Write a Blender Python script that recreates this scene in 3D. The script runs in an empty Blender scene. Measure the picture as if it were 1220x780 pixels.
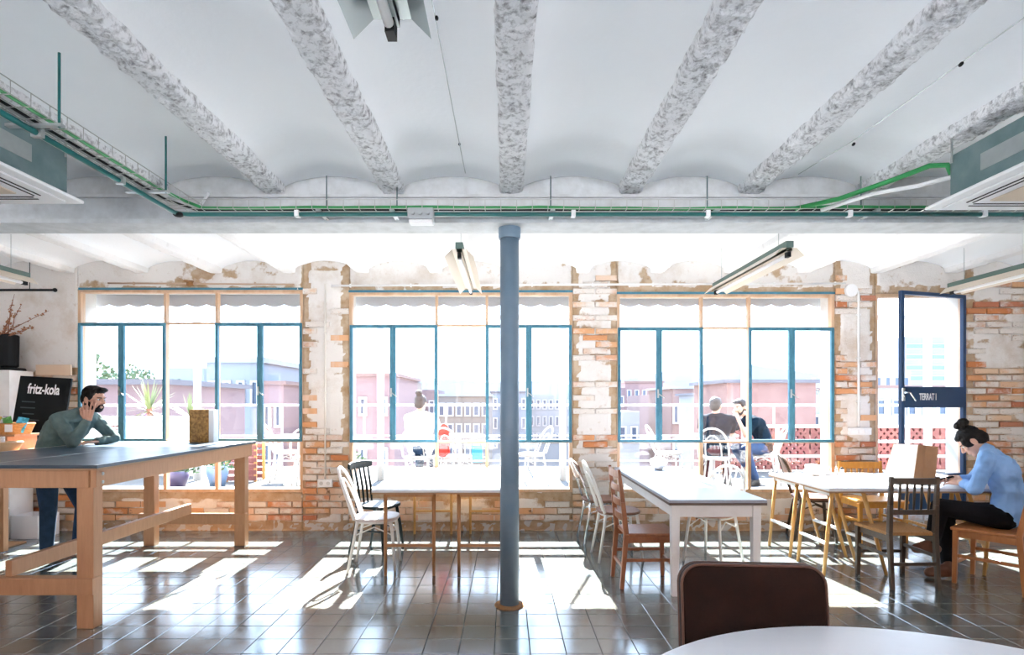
import bpy, bmesh, math, random
from mathutils import Vector, Matrix, noise, Euler
import numpy as np

# ------------------------------------------------------------------ camera, sky, sun, exposure
scn = bpy.context.scene
COL = scn.collection
EYE = 1.48                      # camera height
FPX = 690.0                     # focal length in pixels of a 1220 px wide frame
VPX, VPY = 603.0, 480.0         # vanishing point of the room's depth lines
cam_d = bpy.data.cameras.new('camera')
cam_d.sensor_width = 36.0
cam_d.lens = FPX / 1220.0 * 36.0
cam_d.shift_x = (610.0 - VPX) / 1220.0
cam_d.shift_y = (VPY - 390.0) / 1220.0
cam_d.clip_start = 0.05
cam_d.clip_end = 2000
cam = bpy.data.objects.new('camera', cam_d)
COL.objects.link(cam)
cam.location = (0, 0, EYE)
cam.rotation_euler = (math.radians(90), 0, 0)
scn.camera = cam

world = bpy.data.worlds.new('world')
scn.world = world
world.use_nodes = True
wn = world.node_tree.nodes
wl = world.node_tree.links
wn.clear()
w_out = wn.new('ShaderNodeOutputWorld')
w_bg = wn.new('ShaderNodeBackground')
w_tc = wn.new('ShaderNodeTexCoord')
w_sep = wn.new('ShaderNodeSeparateXYZ')
w_ramp = wn.new('ShaderNodeValToRGB')
w_ramp.color_ramp.elements[0].position = 0.0
w_ramp.color_ramp.elements[0].color = (0.70, 0.84, 1.0, 1)
w_ramp.color_ramp.elements[1].position = 0.9
w_ramp.color_ramp.elements[1].color = (0.48, 0.69, 1.0, 1)
wl.new(w_tc.outputs['Generated'], w_sep.inputs[0])
wl.new(w_sep.outputs['Z'], w_ramp.inputs[0])
wl.new(w_ramp.outputs[0], w_bg.inputs['Color'])
w_bg.inputs['Strength'].default_value = 2.45
wl.new(w_bg.outputs[0], w_out.inputs[0])

sun_d = bpy.data.lights.new('sun', 'SUN')
sun_d.energy = 24.0
sun_d.angle = math.radians(0.53)
sun_d.color = (1.0, 0.95, 0.88)
sun = bpy.data.objects.new('sun', sun_d)
COL.objects.link(sun)
sun.location = (0, 20, 20)
sun.rotation_euler = Vector((0.028, -1.0, -0.91)).to_track_quat('-Z', 'Y').to_euler()

scn.view_settings.view_transform = 'Standard'
scn.view_settings.look = 'None'
scn.view_settings.gamma = 1.0
scn.view_settings.use_curve_mapping = False
scn.view_settings.exposure = 1.62
scn.cycles.max_bounces = 10
scn.cycles.diffuse_bounces = 6
scn.cycles.transparent_max_bounces = 16
scn.cycles.caustics_reflective = False
scn.cycles.caustics_refractive = False
scn.cycles.sample_clamp_indirect = 8.0

random.seed(7)
R = math.radians

def at(px, py, Y):
    """world point at depth Y that the photograph shows at (px, py)"""
    return Vector(((px - VPX) * Y / FPX, Y, EYE + (VPY - py) * Y / FPX))

# ------------------------------------------------------------------ materials
MATS = {}
def mat(name, col, rough=0.6, metal=0.0, col2=None, scale=8.0, stretch=(1, 1, 1), detail=6.0, lo=0.35, hi=0.65,
        bump=0.0, bscale=40.0, rand=0.0, spec=0.5, coat=0.0, rand_cols=None, rough2=None, sheen=0.0, randfac=0.0, pits=None):
    if name in MATS:
        return MATS[name]
    m = bpy.data.materials.new(name)
    m.use_nodes = True
    nt = m.node_tree
    b = nt.nodes['Principled BSDF']
    b.inputs['Base Color'].default_value = (*col, 1)
    b.inputs['Roughness'].default_value = rough
    b.inputs['Metallic'].default_value = metal
    b.inputs['Specular IOR Level'].default_value = min(1.0, spec)
    if spec > 1.0: b.inputs['IOR'].default_value = 1.5 + (spec - 1.0)
    b.inputs['Coat Weight'].default_value = coat
    b.inputs['Sheen Weight'].default_value = sheen
    tc = nt.nodes.new('ShaderNodeTexCoord')
    mp = nt.nodes.new('ShaderNodeMapping')
    mp.inputs['Scale'].default_value = stretch
    nt.links.new(tc.outputs['Object'], mp.inputs['Vector'])
    oi = nt.nodes.new('ShaderNodeObjectInfo')
    out = None
    if col2 is not None:
        n = nt.nodes.new('ShaderNodeTexNoise')
        n.noise_dimensions = '4D'
        n.inputs['Scale'].default_value = scale
        n.inputs['Detail'].default_value = detail
        n.inputs['Roughness'].default_value = 0.62
        nt.links.new(mp.outputs[0], n.inputs['Vector'])
        mw = nt.nodes.new('ShaderNodeMath'); mw.operation = 'MULTIPLY'; mw.inputs[1].default_value = 37.0
        nt.links.new(oi.outputs['Random'], mw.inputs[0])
        nt.links.new(mw.outputs[0], n.inputs['W'])
        mr = nt.nodes.new('ShaderNodeMapRange')
        mr.inputs['From Min'].default_value = lo
        mr.inputs['From Max'].default_value = hi
        nt.links.new(n.outputs['Fac'], mr.inputs['Value'])
        mx = nt.nodes.new('ShaderNodeMix'); mx.data_type = 'RGBA'
        mx.inputs[6].default_value = (*col, 1)
        mx.inputs[7].default_value = (*col2, 1)
        nt.links.new(mr.outputs[0], mx.inputs[0])
        if randfac:
            ra = nt.nodes.new('ShaderNodeMath'); ra.operation = 'MULTIPLY'; ra.inputs[1].default_value = 7.31
            rb = nt.nodes.new('ShaderNodeMath'); rb.operation = 'FRACT'
            rc = nt.nodes.new('ShaderNodeMath'); rc.operation = 'MULTIPLY_ADD'; rc.inputs[1].default_value = randfac; rc.inputs[2].default_value = -randfac / 2
            rd = nt.nodes.new('ShaderNodeMath'); rd.operation = 'ADD'
            nt.links.new(oi.outputs['Random'], ra.inputs[0]); nt.links.new(ra.outputs[0], rb.inputs[0]); nt.links.new(rb.outputs[0], rc.inputs[0])
            nt.links.new(n.outputs['Fac'], rd.inputs[0]); nt.links.new(rc.outputs[0], rd.inputs[1]); nt.links.new(rd.outputs[0], mr.inputs['Value'])
        out = mx.outputs[2]
        if rand_cols is not None:
            rp = nt.nodes.new('ShaderNodeValToRGB')
            els = rp.color_ramp.elements
            while len(els) < len(rand_cols):
                els.new(0.5)
            for k, c in enumerate(rand_cols):
                els[k].position = k / max(1, len(rand_cols) - 1)
                els[k].color = (*c, 1)
            nt.links.new(oi.outputs['Random'], rp.inputs[0])
            nt.links.new(rp.outputs[0], mx.inputs[6])
        if rough2 is not None:
            m2 = nt.nodes.new('ShaderNodeMapRange')
            m2.inputs['From Min'].default_value = lo
            m2.inputs['From Max'].default_value = hi
            m2.inputs['To Min'].default_value = rough
            m2.inputs['To Max'].default_value = rough2
            nt.links.new(n.outputs['Fac'], m2.inputs['Value'])
            nt.links.new(m2.outputs[0], b.inputs['Roughness'])
    if pits is not None:
        pn = nt.nodes.new('ShaderNodeTexNoise'); pn.inputs['Scale'].default_value = pits[1]; pn.inputs['Detail'].default_value = 4
        nt.links.new(tc.outputs['Object'], pn.inputs['Vector'])
        pr = nt.nodes.new('ShaderNodeMapRange'); pr.inputs['From Min'].default_value = pits[2]; pr.inputs['From Max'].default_value = pits[2] + .08
        nt.links.new(pn.outputs['Fac'], pr.inputs['Value'])
        px_ = nt.nodes.new('ShaderNodeMix'); px_.data_type = 'RGBA'; px_.inputs[7].default_value = (*pits[0], 1)
        nt.links.new(pr.outputs[0], px_.inputs[0]); nt.links.new(out, px_.inputs[6]); out = px_.outputs[2]
    if rand > 0:
        hv = nt.nodes.new('ShaderNodeHueSaturation')
        mr2 = nt.nodes.new('ShaderNodeMapRange')
        mr2.inputs['To Min'].default_value = 1 - rand
        mr2.inputs['To Max'].default_value = 1 + rand
        nt.links.new(oi.outputs['Random'], mr2.inputs['Value'])
        nt.links.new(mr2.outputs[0], hv.inputs['Value'])
        if out is None:
            hv.inputs['Color'].default_value = (*col, 1)
        else:
            nt.links.new(out, hv.inputs['Color'])
        out = hv.outputs[0]
    if out is not None:
        nt.links.new(out, b.inputs['Base Color'])
    if bump > 0:
        nb = nt.nodes.new('ShaderNodeTexNoise')
        nb.inputs['Scale'].default_value = bscale
        nb.inputs['Detail'].default_value = 5.0
        nt.links.new(mp.outputs[0], nb.inputs['Vector'])
        bp = nt.nodes.new('ShaderNodeBump')
        bp.inputs['Strength'].default_value = bump
        bp.inputs['Distance'].default_value = 0.01
        nt.links.new(nb.outputs['Fac'], bp.inputs['Height'])
        nt.links.new(bp.outputs[0], b.inputs['Normal'])
    MATS[name] = m
    return m

def glass_mat(name, tint=(0.97, 0.985, 1.0), gloss=0.028):
    m = bpy.data.materials.new(name)
    m.use_nodes = True
    nt = m.node_tree
    nt.nodes.clear()
    o = nt.nodes.new('ShaderNodeOutputMaterial')
    t = nt.nodes.new('ShaderNodeBsdfTransparent')
    t.inputs[0].default_value = (*tint, 1)
    g = nt.nodes.new('ShaderNodeBsdfGlossy')
    g.inputs['Roughness'].default_value = 0.02
    mx = nt.nodes.new('ShaderNodeMixShader')
    mx.inputs[0].default_value = gloss
    nt.links.new(t.outputs[0], mx.inputs[1])
    nt.links.new(g.outputs[0], mx.inputs[2])
    nt.links.new(mx.outputs[0], o.inputs[0])
    MATS[name] = m
    return m

def attr_mat(name, cols, attr, rough=0.9, bump=0.5, bscale=60):
    """two-colour weathered wall surface: a vertex attribute says where plaster still holds"""
    m = bpy.data.materials.new(name)
    m.use_nodes = True
    nt = m.node_tree
    b = nt.nodes['Principled BSDF']
    b.inputs['Roughness'].default_value = rough
    tc = nt.nodes.new('ShaderNodeTexCoord')
    def nz(scale, detail=8, rgh=0.65):
        n = nt.nodes.new('ShaderNodeTexNoise')
        n.inputs['Scale'].default_value = scale
        n.inputs['Detail'].default_value = detail
        n.inputs['Roughness'].default_value = rgh
        nt.links.new(tc.outputs['Object'], n.inputs['Vector'])
        return n.outputs['Fac']
    def rng(v, a, c):
        r = nt.nodes.new('ShaderNodeMapRange')
        r.inputs['From Min'].default_value = a
        r.inputs['From Max'].default_value = c
        nt.links.new(v, r.inputs['Value'])
        return r.outputs[0]
    def mix(f, a, c):
        x = nt.nodes.new('ShaderNodeMix'); x.data_type = 'RGBA'
        if isinstance(f, float): x.inputs[0].default_value = f
        else: nt.links.new(f, x.inputs[0])
        for i, s in ((6, a), (7, c)):
            if isinstance(s, tuple): x.inputs[i].default_value = (*s, 1)
            else: nt.links.new(s, x.inputs[i])
        return x.outputs[2]
    at_ = nt.nodes.new('ShaderNodeAttribute'); at_.attribute_name = attr
    plaster = mix(rng(nz(2.2), 0.52, 0.75), cols[0], cols[1])
    plaster = mix(rng(nz(14), 0.60, 0.75), plaster, cols[1])
    mortar = mix(rng(nz(6), 0.38, 0.62), cols[2], cols[3])
    mortar = mix(rng(nz(24), 0.62, 0.72), mortar, cols[4])
    f = nt.nodes.new('ShaderNodeMath'); f.operation = 'ADD'
    nn = nt.nodes.new('ShaderNodeMath'); nn.operation = 'MULTIPLY_ADD'
    nt.links.new(nz(30), nn.inputs[0]); nn.inputs[1].default_value = 0.5; nn.inputs[2].default_value = -0.25
    nt.links.new(at_.outputs['Fac'], f.inputs[0]); nt.links.new(nn.outputs[0], f.inputs[1])
    c = mix(rng(f.outputs[0], 0.42, 0.58), mortar, plaster)
    nt.links.new(c, b.inputs['Base Color'])
    bp = nt.nodes.new('ShaderNodeBump')
    bp.inputs['Strength'].default_value = bump
    bp.inputs['Distance'].default_value = 0.01
    nt.links.new(nz(bscale), bp.inputs['Height'])
    nt.links.new(bp.outputs[0], b.inputs['Normal'])
    MATS[name] = m
    return m

white_paint = mat('white paint', (0.80, 0.80, 0.79), 0.5, col2=(0.70, 0.69, 0.67), scale=6, lo=.5, hi=.8)
chair_white = mat('worn white enamel', (0.80, 0.80, 0.78), 0.35, col2=(0.62, 0.58, 0.50), scale=25, lo=.6, hi=.75)
ceil_white = mat('limewashed vault', (0.90, 0.925, 0.95), 0.9, col2=(0.87, 0.89, 0.915), scale=1.3, lo=.45, hi=.8, bump=.15, bscale=30)
rib_white = mat('rough painted concrete', (0.84, 0.85, 0.87), 0.95, col2=(0.20, 0.20, 0.21), scale=34, lo=.47, hi=.70, bump=1.0, bscale=60, detail=10)
rib_back = mat('painted rib', (0.85, 0.85, 0.85), 0.95, col2=(0.62, 0.60, 0.58), scale=16, lo=.58, hi=.85, bump=.6, bscale=40)
beam_grey = mat('grey painted girder', (0.60, 0.62, 0.63), 0.75, col2=(0.46, 0.47, 0.47), scale=9, lo=.4, hi=.75, bump=.3, bscale=25)
column_blue = mat('blue grey column paint', (0.15, 0.24, 0.33), 0.38, col2=(0.19, 0.27, 0.35), scale=5, bump=.06)
frame_blue = mat('teal blue window paint', (0.03, 0.15, 0.22), 0.45, col2=(0.05, 0.20, 0.28), scale=12)
frame_cream = mat('cream window timber', (0.62, 0.44, 0.30), 0.6, col2=(0.50, 0.31, 0.18), scale=10, stretch=(1, 1, .2))
door_navy = mat('navy door paint', (0.012, 0.045, 0.12), 0.4)
glass = glass_mat('window glass')
steel = mat('galvanised steel', (0.46, 0.50, 0.50), 0.38, 0.7, col2=(0.40, 0.43, 0.44), scale=9)
chrome = mat('chrome', (0.72, 0.72, 0.72), 0.15, 1.0)
teal_pipe = mat('teal conduit', (0.008, 0.12, 0.115), 0.4)
green_cable_m = mat('green cable sheath', (0.02, 0.26, 0.07), 0.45)
black_m = mat('matt black', (0.006, 0.0065, 0.007), 0.6, spec=.2)
ac_grey = mat('air unit sheet metal', (0.12, 0.20, 0.21), 0.45, 0.3, col2=(0.22, 0.30, 0.31), scale=4)
plastic_white = mat('white plastic', (0.82, 0.83, 0.84), 0.4)
ac_beige = mat('beige filter grille', (0.60, 0.50, 0.40), 0.8)
pine = mat('pine', (0.50, 0.27, 0.14), 0.5, col2=(0.41, 0.21, 0.10), scale=5, stretch=(9, 9, 1.2), lo=.3, hi=.7)
oak = mat('golden beech', (0.66, 0.38, 0.13), 0.45, col2=(0.55, 0.29, 0.08), scale=5, stretch=(8, 8, 1.2), lo=.3, hi=.7)
trestle_brown = mat('brown trestle timber', (0.36, 0.16, 0.06), 0.5, col2=(0.44, 0.22, 0.09), scale=5, stretch=(8, 8, 1.2))
brown_wood = mat('red brown chair wood', (0.22, 0.075, 0.030), 0.4, col2=(0.30, 0.11, 0.045), scale=6, stretch=(6, 6, 1.2))
orange_wood = mat('orange brown chair wood', (0.36, 0.13, 0.040), 0.4, col2=(0.44, 0.18, 0.06), scale=6, stretch=(6, 6, 1.2))
dark_wood = mat('dark stained wood', (0.030, 0.019, 0.010), 0.45, col2=(0.06, 0.032, 0.014), scale=6, stretch=(6, 6, 1.2))
yellow_wood = mat('yellow varnished wood', (0.70, 0.34, 0.06), 0.45, col2=(0.60, 0.26, 0.04), scale=6, stretch=(6, 6, 1.2))
black_green = mat('black green chair paint', (0.004, 0.012, 0.014), 0.4, spec=.3)
rush = mat('woven rush', (0.50, 0.26, 0.09), 0.8, col2=(0.32, 0.15, 0.05), scale=40, stretch=(1, 6, 1), bump=.6, bscale=90)
seat_tan = mat('worn seat ply', (0.50, 0.34, 0.26), 0.45, col2=(0.40, 0.25, 0.18), scale=8)
seat_brown = mat('dark seat ply', (0.17, 0.08, 0.055), 0.45, col2=(0.22, 0.11, 0.07), scale=8)
top_white = mat('white laminate', (0.64, 0.65, 0.67), 0.30, col2=(0.60, 0.61, 0.64), scale=3)
top_grey = mat('blue grey linoleum', (0.34, 0.38, 0.44), 0.32, col2=(0.30, 0.34, 0.41), scale=4)
ply_edge = mat('plywood edge', (0.36, 0.22, 0.12), 0.6)
pingpong = mat('blue table tennis board', (0.022, 0.05, 0.08), 0.30, col2=(0.032, 0.062, 0.095), scale=3, rough2=.38)
osb = mat('pressed flake board', (0.46, 0.25, 0.07), 0.7, col2=(0.22, 0.11, 0.03), scale=38, lo=.4, hi=.6, bump=.4)
marble = mat('white stone table top', (0.82, 0.85, 0.91), 0.28, col2=(0.76, 0.79, 0.86), scale=5, lo=.5, hi=.75)
velvet = mat('brown velvet', (0.015, 0.007, 0.005), 0.85, col2=(0.024, 0.010, 0.007), scale=12, bump=.2, bscale=200, sheen=.08, spec=.15)
brown_piping = mat('brown leather piping', (0.10, 0.04, 0.022), 0.4)
paper = mat('kraft paper', (0.42, 0.22, 0.10), 0.75, col2=(0.36, 0.18, 0.08), scale=6, bump=.2, bscale=15)
paper_white = mat('white paper and sunlit bag side', (0.78, 0.76, 0.73), 0.7, bump=.2, bscale=15)  # white carton paper; also paints the bag's sunlit side
brick_m = mat('old brick', (0.5, 0.2, 0.1), 0.92, col2=(0.70, 0.65, 0.60), scale=3.5, stretch=(.3, 1, .08), lo=.42, hi=.56, bump=.9, bscale=50, detail=9, randfac=.30, pits=((.16, .09, .05), 9, .64),
              rand_cols=[(0.50, 0.15, 0.05), (0.64, 0.33, 0.16), (0.70, 0.50, 0.34), (0.56, 0.20, 0.07), (0.70, 0.56, 0.44), (0.46, 0.16, 0.08), (0.68, 0.42, 0.25), (0.62, 0.26, 0.10)])
wall_m = attr_mat('peeling plaster wall', [(0.72, 0.69, 0.66), (0.55, 0.46, 0.38), (0.50, 0.39, 0.28), (0.38, 0.25, 0.14), (0.18, 0.10, 0.06)], 'plaster')
wall_plain = mat('plain plaster', (0.80, 0.78, 0.75), 0.9, col2=(0.74, 0.70, 0.66), scale=2)
reveal_m = mat('pale reveal render', (0.60, 0.585, 0.56), 0.9, col2=(0.54, 0.52, 0.48), scale=4)
tile_m = mat('polished cement tile', (0.11, 0.12, 0.10), 0.12, col2=(0.15, 0.14, 0.115), scale=5, lo=.35, hi=.7, rough2=.22,
             rand_cols=[(0.080, 0.115, 0.115), (0.11, 0.115, 0.095), (0.095, 0.125, 0.135), (0.125, 0.125, 0.115)], bump=.03, bscale=14, spec=1.6)
grout_m = mat('grout', (0.05, 0.05, 0.048), 0.9, col2=(0.03, 0.03, 0.03), scale=8)

# ------------------------------------------------------------------ mesh builder
class MB:
    def __init__(self):
        self.v = []; self.f = []
    def add(self, vs, fs):
        o = len(self.v)
        self.v += [tuple(x) for x in vs]
        self.f += [tuple(i + o for i in q) for q in fs]
        return self
    def box(self, c, s, rz=0.0, M=None):
        hx, hy, hz = s[0] / 2, s[1] / 2, s[2] / 2
        vs = [Vector((x, y, z)) for z in (-hz, hz) for y in (-hy, hy) for x in (-hx, hx)]
        if M is None and rz: M = Matrix.Rotation(rz, 3, 'Z')
        if M is not None: vs = [M @ p for p in vs]
        c = Vector(c)
        return self.add([p + c for p in vs], [(0, 2, 3, 1), (4, 5, 7, 6), (0, 1, 5, 4), (2, 6, 7, 3), (0, 4, 6, 2), (1, 3, 7, 5)])
    def span(self, x0, x1, y0, y1, z0, z1):
        return self.box(((x0 + x1) / 2, (y0 + y1) / 2, (z0 + z1) / 2), (x1 - x0, y1 - y0, z1 - z0))
    def bar(self, p0, p1, w, d, w1=None, d1=None, side=(0, 1, 0)):
        """rectangular bar from p0 to p1; w along `side`, d across it"""
        p0, p1 = Vector(p0), Vector(p1)
        w1 = w if w1 is None else w1; d1 = d if d1 is None else d1
        t = (p1 - p0).normalized(); s = Vector(side)
        s = (s - t * s.dot(t)).normalized(); u = t.cross(s)
        vs = []
        for p, a, b in ((p0, w, d), (p1, w1, d1)):
            for i, j in ((-1, -1), (1, -1), (1, 1), (-1, 1)):
                vs.append(p + s * a / 2 * i + u * b / 2 * j)
        return self.add(vs, [(0, 1, 2, 3)[::-1], (4, 5, 6, 7), (0, 1, 5, 4), (1, 2, 6, 5), (2, 3, 7, 6), (3, 0, 4, 7)])
    def tube(self, pts, r, n=8, closed=False):
        pts = [Vector(p) for p in pts]
        rs = r if isinstance(r, (list, tuple)) else [r] * len(pts)
        N = len(pts); rings = []
        def tang(i):
            a = pts[(i - 1) % N] if (closed or i > 0) else pts[i]
            b = pts[(i + 1) % N] if (closed or i < N - 1) else pts[i]
            return (b - a).normalized()
        t = tang(0)
        s = t.orthogonal().normalized()
        for i in range(N):
            t2 = tang(i)
            s = (s - t2 * s.dot(t2))
            s = s.normalized() if s.length > 1e-6 else t2.orthogonal().normalized()
            u = t2.cross(s)
            rings.append([pts[i] + (s * math.cos(a) + u * math.sin(a)) * rs[i] for a in [2 * math.pi * k / n for k in range(n)]])
        vs = [p for q in rings for p in q]; fs = []
        for i in range(N if closed else N - 1):
            j = (i + 1) % N
            for k in range(n):
                fs.append((i * n + k, i * n + (k + 1) % n, j * n + (k + 1) % n, j * n + k))
        if not closed:
            fs.append(tuple(range(n))[::-1]); fs.append(tuple((N - 1) * n + k for k in range(n)))
        return self.add(vs, fs)
    def lathe(self, prof, n=20, c=(0, 0, 0)):
        vs = []; fs = []
        for r, z in prof:
            for k in range(n):
                a = 2 * math.pi * k / n
                vs.append((c[0] + r * math.cos(a), c[1] + r * math.sin(a), c[2] + z))
        for i in range(len(prof) - 1):
            for k in range(n):
                fs.append((i * n + k, i * n + (k + 1) % n, (i + 1) * n + (k + 1) % n, (i + 1) * n + k))
        fs.append(tuple(range(n))[::-1]); fs.append(tuple((len(prof) - 1) * n + k for k in range(n)))
        return self.add(vs, fs)
    def prism(self, poly, z0, z1, M=None):
        n = len(poly)
        vs = [Vector((x, y, z0)) for x, y in poly] + [Vector((x, y, z1)) for x, y in poly]
        if M is not None: vs = [M @ p for p in vs]
        fs = [tuple(range(n))[::-1], tuple(range(n, 2 * n))] + [(k, (k + 1) % n, n + (k + 1) % n, n + k) for k in range(n)]
        return self.add(vs, fs)
    def capsule(self, p0, r0, p1=None, r1=None, n=12):
        p0 = Vector(p0); p1 = p0 + Vector((0, 0, 1e-4)) if p1 is None else Vector(p1); r1 = r0 if r1 is None else r1
        t = (p1 - p0); t = t.normalized() if t.length > 1e-7 else Vector((0, 0, 1))
        s = t.orthogonal().normalized(); u = t.cross(s)
        prof = [(math.sin(a) * r0, p0 - t * math.cos(a) * r0) for a in (R(8), R(35), R(62), R(90))]
        prof += [(math.sin(a) * r1, p1 - t * math.cos(a) * r1) for a in (R(90), R(118), R(145), R(172))]
        vs = []; fs = []
        for rr, c in prof:
            for k in range(n):
                a = 2 * math.pi * k / n
                vs.append(c + (s * math.cos(a) + u * math.sin(a)) * rr)
        m = len(prof)
        for i in range(m - 1):
            for k in range(n):
                fs.append((i * n + k, i * n + (k + 1) % n, (i + 1) * n + (k + 1) % n, (i + 1) * n + k))
        fs.append(tuple(range(n))[::-1]); fs.append(tuple((m - 1) * n + k for k in range(n)))
        return self.add(vs, fs)
    def ellipsoid(self, c, r, M=None, n=16, m=10):
        c = Vector(c); vs = []; fs = []
        for i in range(1, m):
            th = math.pi * i / m
            for k in range(n):
                a = 2 * math.pi * k / n
                p = Vector((r[0] * math.sin(th) * math.cos(a), r[1] * math.sin(th) * math.sin(a), r[2] * math.cos(th)))
                vs.append(c + (M @ p if M is not None else p))
        top = Vector((0, 0, r[2])); bot = -top
        vs.append(c + (M @ top if M is not None else top)); vs.append(c + (M @ bot if M is not None else bot))
        T, B = len(vs) - 2, len(vs) - 1
        for i in range(m - 2):
            for k in range(n):
                fs.append((i * n + k, (i + 1) * n + k, (i + 1) * n + (k + 1) % n, i * n + (k + 1) % n))
        for k in range(n):
            fs.append((T, k, (k + 1) % n)); fs.append((B, (m - 2) * n + (k + 1) % n, (m - 2) * n + k))
        return self.add(vs, fs)
    def mesh(self, name, m=None, smooth=False):
        me = bpy.data.meshes.new(name)
        me.from_pydata(self.v, [], self.f)
        me.validate()
        if m is not None: me.materials.append(m)
        if smooth: me.polygons.foreach_set('use_smooth', [True] * len(me.polygons))
        me.update()
        return me
    def build(self, name, m, parent=None, smooth=False, bevel=0.0, loc=(0, 0, 0)):
        o = bpy.data.objects.new(name, self.mesh(name, m, smooth))
        COL.objects.link(o)
        o.location = loc
        if parent is not None: o.parent = parent
        if bevel:
            b = o.modifiers.new('bevel', 'BEVEL'); b.width = bevel; b.segments = 2; b.limit_method = 'ANGLE'; b.angle_limit = R(40)
        return o

def tag(o, label=None, cat=None, group=None, kind=None):
    if label: o['label'] = label
    if cat: o['category'] = cat
    if group: o['group'] = group
    if kind: o['kind'] = kind
    return o
def thing(name, label, cat, loc=(0, 0, 0), rz=0.0, group=None, kind=None):
    o = bpy.data.objects.new(name, None)
    COL.objects.link(o)
    o.location = loc; o.rotation_euler = (0, 0, rz); o.empty_display_size = .1
    return tag(o, label, cat, group, kind)
def struct(name, loc=(0, 0, 0), label=None):
    o = bpy.data.objects.new(name, None); COL.objects.link(o); o.location = loc
    o['kind'] = 'structure'
    if label: o['label'] = label
    return o
def copy_tree(o, parent=None, label=None, loc=None, rz=None):
    c = o.copy(); COL.objects.link(c)
    if parent is not None: c.parent = parent
    for ch in o.children: copy_tree(ch, c)
    if label: c['label'] = label
    if loc is not None: c.location = loc
    if rz is not None: c.rotation_euler = (0, 0, rz)
    return c
def child(o, parent):
    o.parent = parent; return o
def rrect(w, d, r, k=5):
    pts = []
    for cx, cy, a0 in ((w / 2 - r, d / 2 - r, 0), (-w / 2 + r, d / 2 - r, 90), (-w / 2 + r, -d / 2 + r, 180), (w / 2 - r, -d / 2 + r, 270)):
        for i in range(k + 1):
            a = R(a0 + 90 * i / k)
            pts.append((cx + r * math.cos(a), cy + r * math.sin(a)))
    return pts
def text_mesh(name, body, size, m, parent, M, depth=0.002, xs=1.0, bold=0.0):
    cu = bpy.data.curves.new(name, 'FONT')
    cu.body = body; cu.size = size; cu.extrude = depth; cu.align_x = 'CENTER'; cu.align_y = 'CENTER'; cu.offset = bold
    t = bpy.data.objects.new(name + '_curve', cu); COL.objects.link(t)
    dg = bpy.context.evaluated_depsgraph_get()
    me = bpy.data.meshes.new_from_object(t.evaluated_get(dg))
    bpy.data.objects.remove(t); bpy.data.curves.remove(cu)
    me.transform(M @ Matrix.Diagonal((xs, 1, 1, 1)))
    me.materials.clear(); me.materials.append(m)
    o = bpy.data.objects.new(name, me); COL.objects.link(o)
    if parent is not None: o.parent = parent
    return o
def fbm(x, y, z, oct=4):
    return noise.fractal(Vector((x, y, z)), 1.0, 2.0, oct)
# ------------------------------------------------------------------ the room shell
WY, WT = 6.72, 0.30                     # inner face of the window wall, its thickness
XL, XR, YR = -7.0, 6.9, -2.4            # side walls and the wall behind the camera
ZTOP = 3.25
OPEN = {'window_1': (-4.967, -2.357, 0.448, 2.795), 'window_2': (-1.821, 0.769, 0.448, 2.766),
        'window_3': (1.286, 3.808, 0.448, 2.746), 'door_1': (4.285, 5.327, 0.28, 2.746)}
ws = sorted(OPEN.values())
rects = []
edge = XL
for (a, b, c, d) in ws:
    rects.append((edge, a, 0, ZTOP)); rects.append((a, b, 0, c)); rects.append((a, b, d, ZTOP)); edge = b
rects.append((edge, XR, 0, ZTOP))
PIERS = [(-2.357, -1.821), (0.769, 1.286), (3.808, 4.285)]

def plaster(x, z):
    n1 = fbm(x * 1.7, z * 1.7, 0.3); n2 = fbm(x * 6.5, z * 6.5, 5.1); n3 = fbm(x * 3.1, z * 9.0, 9.0)
    if x < -4.95:
        zb = 1.86 + 0.10 * (x + 5.4) + 0.05 * n2
        if z > zb: return 1.0
        return 0.10 + 0.45 * n1 + 0.25 * n2 - (0.4 if z > zb - .08 else 0)
    if z < 0.09: return 0.12 + .2 * n2
    if z < 0.448 and not any(a < x < b for a, b in PIERS) and x < 4.28:
        if z > 0.37: return 0.18 + .3 * n2
        return 0.40 + 0.6 * n1 + 0.5 * n3
    for a, b in PIERS:
        if a - .02 < x < b + .02:
            t = abs((x - (a + b) / 2) / ((b - a) / 2)) + .18 * n2
            m = 0.78 + 0.6 * n1 + 0.65 * n3
            if z < 1.1: m -= .30
            if t > 0.72: m = min(m, 0.12 + .35 * n2)
            return m
    if x > 5.3:
        m = 0.42 + .5 * n1 + .5 * n3
        if z > 1.9: m += .35
        if x < 5.42: m -= .4
        return m
    return 0.85 + .5 * n1 + .55 * n2 - (.75 if z < 2.83 + .05 * n1 else 0)

def bricky(x, z):
    """is there open brickwork (not the cement bands and edges) here"""
    if z < 0.10 or z > 2.95: return False
    if x < -4.95: return z < 1.80
    if z < 0.448: return z < 0.36 or any(a < x < b for a, b in PIERS) or x > 5.3
    return any(a + .06 < x < b - .06 for a, b in PIERS) or x > 5.40

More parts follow.
